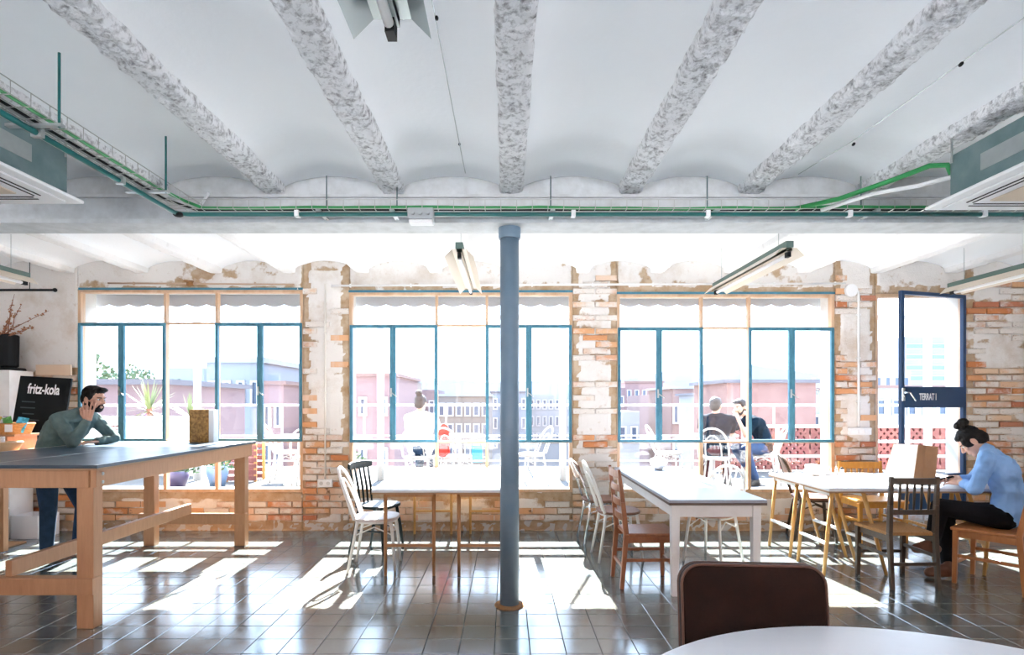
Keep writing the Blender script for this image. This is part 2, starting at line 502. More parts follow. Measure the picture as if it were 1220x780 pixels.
wall_back = struct('wall_back')
core = MB()
for (a, b, c, d) in rects: core.span(a, b, WY + .02, WY + WT, c, d)
core.build('wall_core', reveal_m, wall_back)
gv, gf, ga = [], [], []
for (a, b, c, d) in rects:
    nx = max(2, int((b - a) / .028)); nz = max(2, int((d - c) / .028)); o = len(gv)
    for j in range(nz + 1):
        for i in range(nx + 1):
            x = a + (b - a) * i / nx; z = c + (d - c) * j / nz
            m = min(1.0, max(0.0, plaster(x, z)))
            s = m * m * (3 - 2 * m)
            rel = 0.004 * fbm(x * 14, z * 14, 2.0, 3)
            gv.append((x, WY - 0.016 * s - rel * (1.3 - s), z)); ga.append(m)
    for j in range(nz):
        for i in range(nx):
            p = o + j * (nx + 1) + i
            gf.append((p, p + 1, p + nx + 2, p + nx + 1))
    # returns into the opening
    for q in (0, nx):
        for j in range(nz):
            p = o + j * (nx + 1) + q; k = len(gv); p2 = p + nx + 1
            gv += [(gv[p][0], WY + .03, gv[p][2]), (gv[p2][0], WY + .03, gv[p2][2])]; ga += [ga[p], ga[p2]]
            gf.append((p, p2, k + 1, k) if q == 0 else (p, k, k + 1, p2))
    for q in (0, nz):
        for i in range(nx):
            p = o + q * (nx + 1) + i; k = len(gv)
            gv += [(gv[p][0], WY + .03, gv[p][2]), (gv[p + 1][0], WY + .03, gv[p + 1][2])]; ga += [ga[p], ga[p + 1]]
            gf.append((p, p + 1, k + 1, k))
me = bpy.data.meshes.new('plaster')
me.from_pydata(gv, [], gf); me.materials.append(wall_m)
atr = me.attributes.new('plaster', 'FLOAT', 'POINT'); atr.data.foreach_set('value', ga)
me.polygons.foreach_set('use_smooth', [True] * len(me.polygons))
po = bpy.data.objects.new('plaster', me); COL.objects.link(po); po.parent = wall_back
tag(po, 'patchy white plaster and bare cement over the brick')

# bricks that show through
def brick_mesh(seed):
    rnd = random.Random(seed); b = MB()
    vs = []
    for (y, k) in ((.5, 0), (-.30, 0), (-.5, .05)):
        for sx, sz in ((-1, -1), (1, -1), (1, 1), (-1, 1)):
            vs.append((sx * (.5 - k * .35) + rnd.uniform(-.012, .012), y + rnd.uniform(-.05, .05) * (y < 0), sz * (.5 - k * 1.4) + rnd.uniform(-.05, .05)))
    fs = []
    for r in (0, 4):
        for k in range(4): fs.append((r + k, r + (k + 1) % 4, r + 4 + (k + 1) % 4, r + 4 + k))
    fs.append((8, 9, 10, 11))
    b.add(vs, fs)
    return b.mesh('brick', brick_m)
BM = [brick_mesh(s) for s in range(6)]
cand = []
CH, BL = 0.077, 0.292
rnd = random.Random(3)
for row in range(int(2.95 / CH)):
    z = .04 + CH * (row + .5); off = (row % 2) * BL / 2
    for k in range(int((XR - XL) / BL) + 2):
        x0 = XL + k * BL - off + .006; x1 = x0 + BL - .012
        for (a, b, c, d) in rects:
            lo, hi = max(x0, a + .004), min(x1, b - .004)
            if hi - lo < .05 or not (c < z < d): continue
            cx = (lo + hi) / 2
            if not bricky(cx, z) or abs(cx) > 6.05: continue
            m = sum(min(1, max(0, plaster(lo + (hi - lo) * t, z))) for t in (.15, .5, .85)) / 3
            if m < .62: cand.append((m - (hi - lo) - (.25 if z > .5 else 0), cx, z, hi - lo))
cand.sort()
def brick_tf(cx, z, w):
    return (cx, WY + .012 - .012 - rnd.uniform(0, .007), z), (w, .045, CH - .013), (rnd.uniform(-.02, .02), rnd.uniform(-.008, .008), rnd.uniform(-.01, .01))
for i, (s_, cx, z, w) in enumerate(cand[:300]):
    o = bpy.data.objects.new('brick', BM[i % 6]); COL.objects.link(o); o.parent = wall_back
    o.location, o.scale, o.rotation_euler = brick_tf(cx, z, w)
rest = MB()
for (s_, cx, z, w) in cand[300:]:
    l, s, r_ = brick_tf(cx, z, w); rest.box(l, (s[0], s[1] * .9, s[2]))
if rest.v: tag(rest.build('brickwork', brick_m, wall_back), kind='stuff')
print('bricks', len(cand))

# side walls and the wall behind the camera; its unseen windows are added to let daylight in
wl_ = struct('wall_left'); MB().span(XL - .25, XL, YR, WY + WT, 0, ZTOP).build('plaster', wall_plain, wl_)
wr_ = struct('wall_right'); MB().span(XR, XR + .25, YR, WY + WT, 0, ZTOP).build('plaster', wall_plain, wr_)
wf_ = struct('wall_front')
fb = MB(); fb.span(XL, XR, YR - .25, YR, 0, .15); fb.span(XL, XR, YR - .25, YR, 2.85, ZTOP)
for x in (-6.8, -3.45, 0, 3.45, 6.7): fb.span(x - .2, x + .2, YR - .25, YR, .15, 2.85)
fb.build('brickwork', mat('dark rear brickwork', (.22, .13, .09), .9, col2=(.30, .20, .15), scale=6), wf_)
for i, x in enumerate((-5.125, -1.725, 1.725, 5.075)):
    w = struct('window_%d' % (i + 4), (x, YR - .12, .15))
    b = MB(); W = 1.5
    for u in (-W, -.5, .5, W): b.box((u, 0, 1.35), (.05, .06, 2.7))
    for zz in (.03, 1.9, 2.67): b.box((0, 0, zz), (2 * W, .06, .05))
    b.build('frame', frame_cream, w)
    MB().box((0, 0, 1.35), (2 * W, .006, 2.6)).build('pane', glass, w)

# floor: cement tiles on a grout bed
floor = struct('floor')
MB().span(XL, XR, YR, WY + .05, -.12, -.0035).build('grout_bed', grout_m, floor)
TS, TX, TY = 0.2135, -0.07, 3.423
def tile_mesh(seed):
    rn = random.Random(seed); b = MB(); h = (TS - .0035) / 2; c = .0022
    d = [rn.uniform(-.0004, .0004) for _ in range(4)]
    vs = [(-h, -h, -.02), (h, -h, -.02), (h, h, -.02), (-h, h, -.02), (-h, -h, -c), (h, -h, -c), (h, h, -c), (-h, h, -c)]
    vs += [(-h + c, -h + c, d[0]), (h - c, -h + c, d[1]), (h - c, h - c, d[2]), (-h + c, h - c, d[3])]
    fs = [(8, 9, 10, 11)] + [(k, (k + 1) % 4, 4 + (k + 1) % 4, 4 + k) for k in range(4)] + [(4 + k, 4 + (k + 1) % 4, 8 + (k + 1) % 4, 8 + k) for k in range(4)]
    b.add(vs, fs); return b.mesh('tile', tile_m)
TM = [tile_mesh(s) for s in range(8)]
tiles = []
for j in range(-28, 17):
    y = TY + (j + .5) * TS
    if y > WY + .05 or y < YR: continue
    for k in range(-33, 33):
        x = TX + (k + .5) * TS
        if x < XL or x > XR: continue
        px, py = VPX + FPX * x / max(y, .05), VPY + FPX * EYE / max(y, .05)
        vis = y > 3.2 and -30 < px < 1250 and py < 800
        tiles.append((0 if vis else 1, y, x))
tiles.sort()
for i, (h_, y, x) in enumerate(tiles[:300]):
    o = bpy.data.objects.new('tile', TM[i % 8]); COL.objects.link(o); o.parent = floor
    o.location = (x, y, rnd.uniform(-.0005, .0004))
    o.rotation_euler = (rnd.uniform(-.0035, .0035), rnd.uniform(-.0035, .0035), 0)
tb = MB()
tile_m2 = mat('polished cement tile field', (0.09, 0.118, 0.118), 0.13, col2=(0.125, 0.13, 0.115), scale=1.6, lo=.35, hi=.7, rough2=.20, bump=.03, bscale=14, spec=1.6)
for (h_, y, x) in tiles[300:]:
    me_ = TM[rnd.randrange(8)]; z = rnd.uniform(-.0005, .0004); rx, ry = rnd.uniform(-.0035, .0035), rnd.uniform(-.0035, .0035)
    tb.add([(v.co.x + x, v.co.y + y, v.co.z + z + v.co.y * rx + v.co.x * ry) for v in me_.vertices], [tuple(p.vertices) for p in me_.polygons])
tag(tb.build('tile_field', tile_m2, floor), kind='stuff')

# ceiling: shallow brick vaults between rough concrete ribs
ceiling = struct('ceiling')
MB().span(XL - .25, XR + .25, YR - .25, WY + WT, 3.20, 3.40).build('slab', wall_plain, ceiling)
RIB0, RIBS, RIBW, RIBZ = 0.04, 0.852, 0.185, 2.985
BY0, BY1 = 4.14, 4.36                     # the girder
def rib(xc, y0, y1, rough, m):
    st_ = .017 if rough > .6 and abs(xc) < 5 else .035; nx, ny = (14 if st_ < .02 else 10), int((y1 - y0) / st_); vs, fs = [], []
    for j in range(ny + 1):
        y = y0 + (y1 - y0) * j / ny
        wob = .010 * fbm(xc * 3, y * 2.2, 1.0) * rough
        for i in range(nx + 1):
            t = i / nx * 2 - 1
            prof = 1 - abs(t) ** 9
            x = xc + wob + t * RIBW / 2 + rough * .006 * fbm(y * 9, xc + t, 4.0, 3)
            z = RIBZ + .05 * (1 - prof) + rough * .014 * fbm(x * 15, y * 15, 2.0, 4) - rough * .016 * max(0, fbm(x * 38, y * 38, 7.0, 2))
            if abs(t) > .99: z = RIBZ + .13
            vs.append((x, y, z))
    for j in range(ny):
        for i in range(nx):
            p = j * (nx + 1) + i; fs.append((p, p + nx + 1, p + nx + 2, p + 1))
    b = MB(); b.add(vs, fs)
    return b.build('rib', m, ceiling, smooth=True)
def vault(xa, xb, y0, y1, collar):
    nx, ny = 14, 40; vs, fs = [], []
    for j in range(ny + 1):
        y = y0 + (y1 - y0) * j / ny
        drop = 0.0
        if collar:
            t = min(1, max(0, (y - 3.62) / .10)); drop = .018 * t * t * (3 - 2 * t)
        for i in range(nx + 1):
            u = i / nx * 2 - 1
            x = xa + (xb - xa) * i / nx
            z = RIBZ + .040 + (.100 - drop) * (1 - u * u) ** .8 + .004 * fbm(x * 3, y * 1.5, 8)
            vs.append((x, y, z))
    for j in range(ny):
        for i in range(nx):
            p = j * (nx + 1) + i; fs.append((p, p + nx + 1, p + nx + 2, p + 1))
    b = MB(); b.add(vs, fs); return b.build('vault', ceil_white, ceiling, smooth=True)
for k in range(-9, 9):
    x = RIB0 + k * RIBS
    if XL - .3 < x < XR + .3:
        rib(x, YR, BY0 + .02, 1.0, rib_white); rib(x, BY1 - .02, WY + .02, .4, rib_back)
    vault(x + RIBW / 2 - .035, x + RIBS - RIBW / 2 + .035, YR, BY0 + .02, True)
    vault(x + RIBW / 2 - .035, x + RIBS - RIBW / 2 + .035, BY1 - .02, WY + .02, False)
# girder and its column
girder = struct('beam')
gb = MB(); gb.span(XL, XR, BY0 + .03, BY1 - .03, 2.79, 3.2)
gb.build('web', beam_grey, girder)
MB().span(XL, XR, BY0 - .02, BY1 + .02, 2.762, 2.79).build('bottom_flange', beam_grey, girder)
MB().span(XL, XR, BY0 + .005, BY1 - .005, 2.955, 2.975).build('plate', beam_grey, girder)
column = struct('column', (0.025, 4.245, 0), 'blue grey round steel column carrying the girder')
MB().lathe([(.069, .012), (.069, 2.70)], 28).build('shaft', column_blue, column, smooth=False)
MB().lathe([(.078, 2.68), (.082, 2.70), (.082, 2.76)], 28).build('capital', column_blue, column)
rust = mat('rusty base plate', (0.36, 0.17, 0.06), 0.9, col2=(0.22, 0.12, 0.06), scale=20)
MB().lathe([(.112, 0.001), (.105, .010), (.074, .014)], 24).build('base_collar', rust, column)
for p in column.children:
    if p.name.startswith('shaft'):
        p.data.polygons.foreach_set('use_smooth', [len(q.vertices) == 4 for q in p.data.polygons])

# ------------------------------------------------------------------ windows
def ring(b, x0, x1, z0, z1, w, y0, y1):
    b.span(x0, x0 + w, y0, y1, z0, z1); b.span(x1 - w, x1, y0, y1, z0, z1)
    b.span(x0 + w, x1 - w, y0, y1, z0, z0 + w); b.span(x0 + w, x1 - w, y0, y1, z1 - w, z1)
def pane(x0, x1, z0, z1, parent, y=.035):
    return MB().span(x0, x1, y - .002, y + .002, z0, z1).build('pane', glass, parent)
def make_window(name, verts_px, tr_px, bar_px):
    x0, x1, z0, z1 = OPEN[name]
    w = struct(name, ((x0 + x1) / 2, WY, z0)); cx = (x0 + x1) / 2
    X = lambda p: (p - VPX) / (FPX / WY) - cx
    Z = lambda p: EYE + (VPY - p) / (FPX / WY) - z0
    a, b_, h = x0 - cx, x1 - cx, z1 - z0
    t1, t2 = Z(tr_px), Z(bar_px)
    va, vb, vc, vd = [X(p) for p in verts_px]       # casement meeting, mullion, mullion, casement meeting
    fr = MB(); ring(fr, a, b_, 0, h, .035, -.004, .07)
    fr.span(a + .035, b_ - .035, 0, .065, t2 - .03, t2 - .006)
    fr.span(a + .035, b_ - .035, 0, .065, t1 + .01, t1 + .03)
    fr.build('frame', frame_cream, w)
    MB().span(a - .004, b_ + .004, -.012, .03, h - .004, h + .022).build('head_strip', frame_blue, w)
    for v in (vb, vc):
        MB().span(v - .018, v + .018, .0, .065, .035, t2 - .03).build('mullion', frame_cream, w)
        MB().span(v - .014, v + .014, .0, .065, t2 - .006, t1 + .01).build('mullion', frame_cream, w)
        MB().span(v - .014, v + .014, .0, .065, t1 + .03, h - .035).build('mullion', frame_cream, w)
    for lo, hi, nm in ((a + .035, vb - .018, 1), (vb + .018, vc - .018, 0), (vc + .018, b_ - .035, 1)):
        pane(lo, hi, .035, t2 - .03, w); pane(lo, hi, t1 + .03, h - .035, w)
        if nm == 0:
            pane(lo, hi, t2, t1, w)
    for lo, hi, hand in ((a + .008, va + .001, 1), (va - .001 + .002, vb + .012, -1), (vc - .012, vd + .001, 1), (vd + .001, b_ - .008, -1)):
        s = MB(); ring(s, lo, hi, t2 - .022, t1 + .022, .034, -.018, .022)
        c = s.build('casement', frame_blue, w, bevel=.004)
        pane(lo + .03, hi - .03, t2 + .01, t1 - .01, c, .004)
        if hand == 1:
            zc = (t1 + t2) / 2 - .1
            g = MB(); g.span(hi - .024, hi - .008, -.034, -.018, zc - .05, zc + .05)
            g.bar((hi - .016, -.034, zc), (hi + .05, -.05, zc - .05), .012, .010)
            g.build('handle', steel, c)
    sill = MB(); sill.span(a, b_, .07, WT + .03, -.03, .012); sill.build('sill', reveal_m, w)
    return w
w1 = make_window('window_1', (145, 196.5, 258, 310), 387, 523.5)
w2 = make_window('window_2', (468, 520, 580, 630), 389.5, 524.5)
w3 = make_window('window_3', (785, 836, 893, 943), 392.5, 524.5)
# two rows of faded red lettering stuck low on the first pane
sx0, sz0 = (126 - VPX) / 102.68 - (OPEN['window_1'][0] + OPEN['window_1'][1]) / 2, EYE + (VPY - 517) / 102.68 - .448
sk = MB(); rn = random.Random(5)
for r_ in range(4):
    x = sx0
    while x < sx0 + .145:
        ww = rn.uniform(.006, .014); sk.span(x, x + ww, -.002, .001, sz0 + (3 - r_) * .034 - .02, sz0 + (3 - r_) * .034 + .002); x += ww + .005
sk.build('pane_lettering', mat('faded red film', (.30, .06, .06), .6), w1)

# the terrace door stands ajar, hinged on its far jamb
x0, x1, z0, z1 = OPEN['door_1']
door = struct('door_1', (x1, WY, z0), 'navy blue glazed terrace door standing ajar')
fr = MB()
fr.span(x0 - x1, x0 - x1 + .03, 0, .07, 0, z1 - z0); fr.span(-.03, 0, 0, .07, 0, z1 - z0); fr.span(x0 - x1 + .03, -.03, 0, .07, z1 - z0 - .035, z1 - z0)
fr.build('frame', frame_cream, door)
leaf_w, leaf_h = .985, z1 - z0 - .02
ang = R(17)
leaf = MB()
leaf.span(-leaf_w, -leaf_w + .045, -.04, 0, .01, leaf_h); leaf.span(-.045, 0, -.04, 0, .01, leaf_h)
leaf.span(-leaf_w + .045, -.045, -.04, 0, leaf_h - .04, leaf_h)
leaf.span(-leaf_w + .045, -.045, -.036, -.004, .01, .335); leaf.span(-leaf_w + .045, -.045, -.04, 0, .335, .395)
lf = leaf.build('leaf', door_navy, door, bevel=.003); lf.location = (-.03, 0, 0); lf.rotation_euler = (0, 0, ang)
zb0, zb1 = 1.43 - z0, 1.665 - z0
MB().span(-leaf_w + .045, -.045, -.044, .004, zb0, zb1).build('lock_band', door_navy, lf, bevel=.003)
MB().span(-leaf_w + .045, -.045, -.022, -.018, .395, zb0).build('pane', glass, lf)
MB().span(-leaf_w + .045, -.045, -.022, -.018, zb1, leaf_h - .04).build('pane', glass, lf)
hd = MB(); hd.span(-leaf_w + .004, -leaf_w + .036, -.052, -.04, zb1 - .16, zb1 - .02)
hd.tube([(-leaf_w + .02, -.05, zb1 - .07), (-leaf_w + .02, -.09, zb1 - .07), (-leaf_w + .06, -.092, zb1 - .075), (-leaf_w + .14, -.09, zb1 - .16)], .010, 8)
hd.build('handle', chrome, lf)
text_mesh('lettering', 'TERRAT I', .105, plastic_white, lf, Matrix.Translation((-.60, -.0445, (zb0 + zb1) / 2)) @ Matrix.Rotation(R(90), 4, 'X'), .001, .60, .002)
MB().span(x0 - x1, 0, -.0, WT, -.03, 0).build('threshold', reveal_m, door)
# pipe in the corner beyond the door
pipe = MB().tube([(6.02, WY - .05, 0), (6.02, WY - .05, 2.95)], .032, 12).build('drain_pipe', mat('dark grey pipe', (.10, .10, .09), .6), smooth=True)
tag(pipe, 'dark vertical drain pipe on the peeling brick wall past the door', 'pipe')
# ------------------------------------------------------------------ tables
# tall table with a table tennis board for a top
tt = thing('table_tennis_table', 'tall pine table with a dark blue table tennis board, man leaning on it', 'table', (-3.41, 4.94, 0))
TX0, TX1, TY0, TY1, TZ = -.762, .762, -1.19, 1.19, 1.078
top = MB().span(TX0, TX1, TY0, TY1, TZ - .022, TZ).build('board', pingpong, tt, bevel=.003)
MB().span(TX0, TX1, TY0, TY1, TZ - .034, TZ - .0222).build('plywood_base', ply_edge, tt)
line_m = mat('white court line', (.72, .73, .72), .4)
MB().span(-.004, .004, TY0 + .02, TY1 - .02, TZ + .0002, TZ + .001).build('centre_line', line_m, top)
for xx in (TX0 + .012, TX1 - .012):
    MB().span(xx - .010, xx + .010, TY0, TY1, TZ + .0002, TZ + .001).build('side_line', line_m, top)
for sx, xx in ((-1, -.29), (1, .65)):
    for sy, yy in ((-1, -1.10), (1, 1.10)):
        MB().span(xx - .055, xx + .055, yy - .045, yy + .045, 0, TZ - .036).build('leg', pine, tt, bevel=.004)
AP = (TZ - .150, TZ - .036)
MB().span(.695, .735, -1.16, 1.16, *AP).build('apron', pine, tt, bevel=.003)
MB().span(-.375, -.348, -1.16, 1.16, *AP).build('apron', pine, tt, bevel=.003)
MB().span(-.72, .694, -1.175, -1.147, *AP).build('apron', pine, tt, bevel=.003)
MB().span(-.72, .694, 1.147, 1.175, *AP).build('apron', pine, tt, bevel=.003)
for sy in (-1, 1):
    MB().span(-.40, .71, sy * 1.10 - .062 if sy < 0 else 1.047, -1.10 + .02 if sy < 0 else 1.10, .225, .335).build('crossbar', pine, tt, bevel=.004)
MB().span(.105, .150, -1.12, 1.06, .335, .44).build('stretcher', pine, tt, bevel=.004)
bolts = MB()
for zz in (TZ - .065, TZ - .12):
    b_ = MB(); b_.ellipsoid((.737, -1.10, zz), (.006, .012, .012), n=10, m=6); b_.build('bolt', steel, tt, smooth=True)

# flake board block at its end
blk = thing('board_block', 'upright flake board block with a pale side on the tall table', 'block', (-3.12, 5.98, TZ))
MB().span(-.125, .075, -.05, .05, 0, .335).build('core', osb, blk)
MB().span(.0755, .125, -.05, .05, 0, .335).build('pale_side', white_paint, blk)

def trestle_frame(parent, p0, p1, topz, m, lean=(0, 0), rail=.26, rm=None, r=.017):
    """two legs and a low rail, feet at p0 and p1"""
    for p in (p0, p1):
        MB().tube([(p[0], p[1], 0), (p[0] + lean[0], p[1] + lean[1], topz)], [r * .8, r], 10).build('leg', m, parent, smooth=True)
    f = rail / topz
    a = Vector((p0[0] + lean[0] * f, p0[1] + lean[1] * f, rail)); b = Vector((p1[0] + lean[0] * f, p1[1] + lean[1] * f, rail))
    MB().bar(a, b, .022, .030, side=(0, 0, 1)).build('rail', rm or m, parent)
    MB().bar((p0[0] + lean[0], p0[1] + lean[1], topz - .015), (p1[0] + lean[0], p1[1] + lean[1], topz - .015), .03, .03, side=(0, 0, 1)).build('top_rail', rm or m, parent)

# white table on brown trestles
tb_ = thing('trestle_table', 'white topped table on thin brown trestles, column in front of it', 'table', (-.52, 5.75, 0))
MB().span(-.62, .62, -.85, .85, .722, .745).build('table_top', top_white, tb_, bevel=.003)
MB().span(-.62, .62, -.85, .85, .708, .7215).build('top_edge', ply_edge, tb_)
for yy, m in ((-.78, trestle_brown), (.80, oak)):
    trestle_frame(tb_, (-.515, yy), (-.10, yy), .708, m)
    trestle_frame(tb_, (.115, yy), (.53, yy), .708, m)

# long grey table with a white frame
te = thing('dining_table', 'long grey blue topped table with white painted legs', 'table', (1.605, 5.50, 0))
MB().span(-.37, .37, -1.12, 1.12, .724, .748).build('table_top', top_grey, te, bevel=.003)
MB().span(-.37, .37, -1.12, 1.12, .706, .7235).build('top_edge', mat('dark table edge', (.10, .07, .055), .5), te)
for sx in (-1, 1):
    for sy in (-1, 1):
        MB().bar((sx * .31, sy * 1.05, 0), (sx * .31, sy * 1.05, .705), .052, .052, .066, .066).build('leg', white_paint, te, bevel=.004)
    MB().span(sx * .32 - .012, sx * .32 + .012, -1.02, 1.02, .61, .704).build('apron', white_paint, te)
for sy in (-1, 1):
    MB().span(-.28, .28, sy * 1.06 - .012, sy * 1.06 + .012, .61, .704).build('apron', white_paint, te)

# white table on beech trestles
tj = thing('trestle_table', 'white topped table on golden beech trestles, paper bag on it', 'table', (3.62, 5.52, 0))
MB().span(-.86, .86, -.57, .57, .724, .747).build('table_top', top_white, tj, bevel=.003)
MB().span(-.86, .86, -.57, .57, .710, .7235).build('top_edge', ply_edge, tj)
for yy in (-.54, .05):
    for sx in (-1, 1):
        for k in (0, 1):
            xb = sx * .62 + (-.27 if k == 0 else .27); ln = .07 if k == 0 else -.20
            if (sx, k) == (1, 0): xb += .14
            trestle_frame(tj, (xb, yy), (xb, yy + .44), .710, oak, (ln, 0), .27, white_paint if sx < 0 else oak, .018)

# round stone table close to the camera
rt = thing('round_table', 'large round white stone table in front of the brown velvet chair', 'table', (1.03, 1.07, 0))
MB().lathe([(.845, .712), (.858, .718), (.862, .728), (.858, .738), (.848, .742)], 72).build('table_top', marble, rt, smooth=False)
MB().lathe([(.30, .705), (.06, .690), (.045, .60), (.045, .08), (.07, .05), (.30, .025), (.32, .0)], 28).build('pedestal', black_m, rt, smooth=True)

# ------------------------------------------------------------------ chairs: local +X is where the sitter faces
def wood_chair(name, label, x, y, deg, m, W=.38, D=.40, SH=.45, BH=.92, lean=.06, style='ladder', n=3, seat_m=None, crest=.05, group=None, post_m=None, rung=(.17, .23)):
    t = thing(name, label, 'chair', (x, y, 0), R(deg), group)
    pm = post_m or m
    w2, d2 = W / 2, D / 2
    def back(z): return -d2 - lean * max(0, (z - SH) / (BH - SH)) ** 1.15
    for s in (-1, 1):
        MB().bar((d2, s * w2, 0), (d2 - .01, s * w2, SH - .02), .030, .030, .038, .038).build('leg', m, t, bevel=.004)
        b = MB(); b.bar((-d2 - .035, s * (w2 - .01), 0), (-d2, s * (w2 - .01), SH), .030, .032, .034, .040)
        b.build('leg', m, t, bevel=.004)
        b = MB(); b.bar((-d2, s * (w2 - .01), SH), (back((SH + BH) / 2), s * (w2 - .01), (SH + BH) / 2), .034, .040, .032, .034)
        b.bar((back((SH + BH) / 2), s * (w2 - .01), (SH + BH) / 2), (back(BH), s * (w2 - .01), BH), .032, .034, .028, .024)
        b.build('back_post', pm, t, bevel=.004)
        MB().bar((-d2 - .01, s * w2 * .97, rung[1]), (d2, s * w2, rung[1]), .018, .026).build('stretcher', m, t, bevel=.003)
        MB().bar((-d2, s * (w2 - .012), SH - .045), (d2, s * (w2 - .012), SH - .045), .018, .05).build('seat_rail', m, t)
    MB().bar((d2, -w2, rung[0]), (d2, w2, rung[0]), .018, .026, side=(1, 0, 0)).build('stretcher', m, t, bevel=.003)
    MB().bar((-d2 - .02, -w2, rung[0]), (-d2 - .02, w2, rung[0]), .018, .026, side=(1, 0, 0)).build('stretcher', m, t, bevel=.003)
    MB().bar((d2 - .01, -w2, SH - .045), (d2 - .01, w2, SH - .045), .018, .05, side=(1, 0, 0)).build('seat_rail', m, t)
    seat = MB(); seat.prism([(d2 + .025, -w2 - .02), (d2 + .025, w2 + .02), (-d2 + .005, w2 - .005), (-d2 + .005, -w2 + .005)], SH - .02, SH + .008)
    seat.build('seat', seat_m or m, t, bevel=.007)
    def hbar(z, h, th=.016, nm='slat', k=6, bow=.02):
        b = MB(); rows = []
        for i in range(k + 1):
            u = i / k * 2 - 1; x_ = back(z) - bow * (1 - u * u)
            rows.append((x_, u * (w2 - .018)))
        vs = []
        for (x_, y_) in rows:
            for dx, dz in ((-th / 2, -h / 2), (th / 2, -h / 2), (th / 2, h / 2), (-th / 2, h / 2)): vs.append((x_ + dx, y_, z + dz))
        fs = [(3, 2, 1, 0), tuple(4 * k + q for q in range(4))]
        for i in range(k):
            for q in range(4): fs.append((i * 4 + q, i * 4 + (q + 1) % 4, i * 4 + 4 + (q + 1) % 4, i * 4 + 4 + q))
        b.add(vs, fs); b.build(nm, pm, t, bevel=.003)
    if style == 'ladder':
        for i in range(n):
            hbar(SH + .13 + (BH - SH - .17) * i / (n - 1), .055 if i < n - 1 else crest + .01)
    else:
        hbar(BH - crest / 2 - .01, crest, .02, 'crest_rail', bow=.008); zl = SH + (BH - SH) * .38
        hbar(zl, .04, .018, 'lower_rail', bow=.008)
        for i in range(n):
            u = ((i + 1) / (n + 1) * 2 - 1) * (w2 - .018)
            MB().tube([(back(zl) - .007, u, zl + .01), (back((zl + BH) / 2) - .007, u, (zl + BH) / 2), (back(BH - crest) - .007, u, BH - crest)], [.008, .011, .008], 8).build('spindle', pm, t, smooth=True)
    return t

def hoop_chair(name, label, x, y, deg, m, seat_m, SH=.46, BH=.90, W=.36, style='loops', group=None, r=.0115, lean=.13):
    t = thing(name, label, 'chair', (x, y, 0), R(deg), group)
    pts = rrect(.40, .40, .15, 6)
    MB().prism(pts, SH - .018, SH + .006).build('seat', seat_m, t, bevel=.006)
    ringp = [(a * .86, b * .86, SH - .030) for a, b in pts]
    MB().tube(ringp, r * .9, 6, True).build('seat_ring', m, t, smooth=True)
    for sx in (-1, 1):
        for sy in (-1, 1):
            ex = -.22 if sx < 0 else .19
            MB().tube([(sx * .145, sy * .145, SH - .02), (sx * .16, sy * .155, SH * .75), (ex, sy * .19, 0.0)], [r * 1.3, r * 1.25, r], 8).build('leg', m, t, smooth=True)
    for s in (-1, 1):
        MB().tube([(-.155, s * .155, SH * .70), (0, s * .13, SH * .84), (.155, s * .155, SH * .70)], r * .6, 6).build('brace', m, t, smooth=True)
    def hoop(wid, h, x0=-.165, rr=r, nm='back_hoop'):
        p = []
        for i in range(19):
            a = math.pi * i / 18
            yy = -math.cos(a) * wid / 2
            zz = SH + (h - SH) * (math.sin(a) ** .55)
            p.append((x0 - lean * (zz - SH) / (BH - SH) - .035 * math.sin(a), yy, zz))
        MB().tube(p, rr, 8).build(nm, m, t, smooth=True)
    hoop(W, BH, rr=r * 1.2)
    if style == 'loops':
        hoop(W * .52, BH - .10, rr=r * .8, nm='inner_hoop')
    elif style == 'spindles':
        for i in range(6):
            u = (i - 2.5) / 2.5 * W * .36
            zt = SH + (BH - SH) * (max(0, 1 - (u / (W / 2)) ** 2) ** .5) ** .55
            MB().tube([(-.16, u * .8, SH), (-.165 - lean * (zt - SH) / (BH - SH) - .03, u, zt)], r * .55, 6).build('spindle', m, t, smooth=True)
    elif style == 'panel':
        b = MB(); k = 10; vs = []; fs = []
        for i in range(k + 1):
            u = i / k * 2 - 1; yy = u * W * .47
            for z_, dx in ((BH - .19, 0), (BH - .05 * abs(u) ** 3, -.03)):
                xx = -.165 - lean * (z_ - SH) / (BH - SH) - .035 * (1 - u * u)
                for th in (-.007, .007): vs.append((xx + th, yy, z_))
        for i in range(k):
            a = i * 4
            fs += [(a, a + 4, a + 6, a + 2), (a + 1, a + 3, a + 7, a + 5), (a, a + 1, a + 5, a + 4), (a + 2, a + 6, a + 7, a + 3)]
        fs += [(0, 2, 3, 1), (k * 4, k * 4 + 1, k * 4 + 3, k * 4 + 2)]
        b.add(vs, fs); b.build('back_panel', seat_m, t, smooth=False)
    return t

hoop_chair('cafe_chair', 'worn white metal hoop back chair beside the brown trestle table', -1.17, 5.24, 3, chair_white, mat('worn white seat', (.62, .56, .56), .4, col2=(.45, .36, .33), scale=9, lo=.5, hi=.7), W=.37, BH=.90)
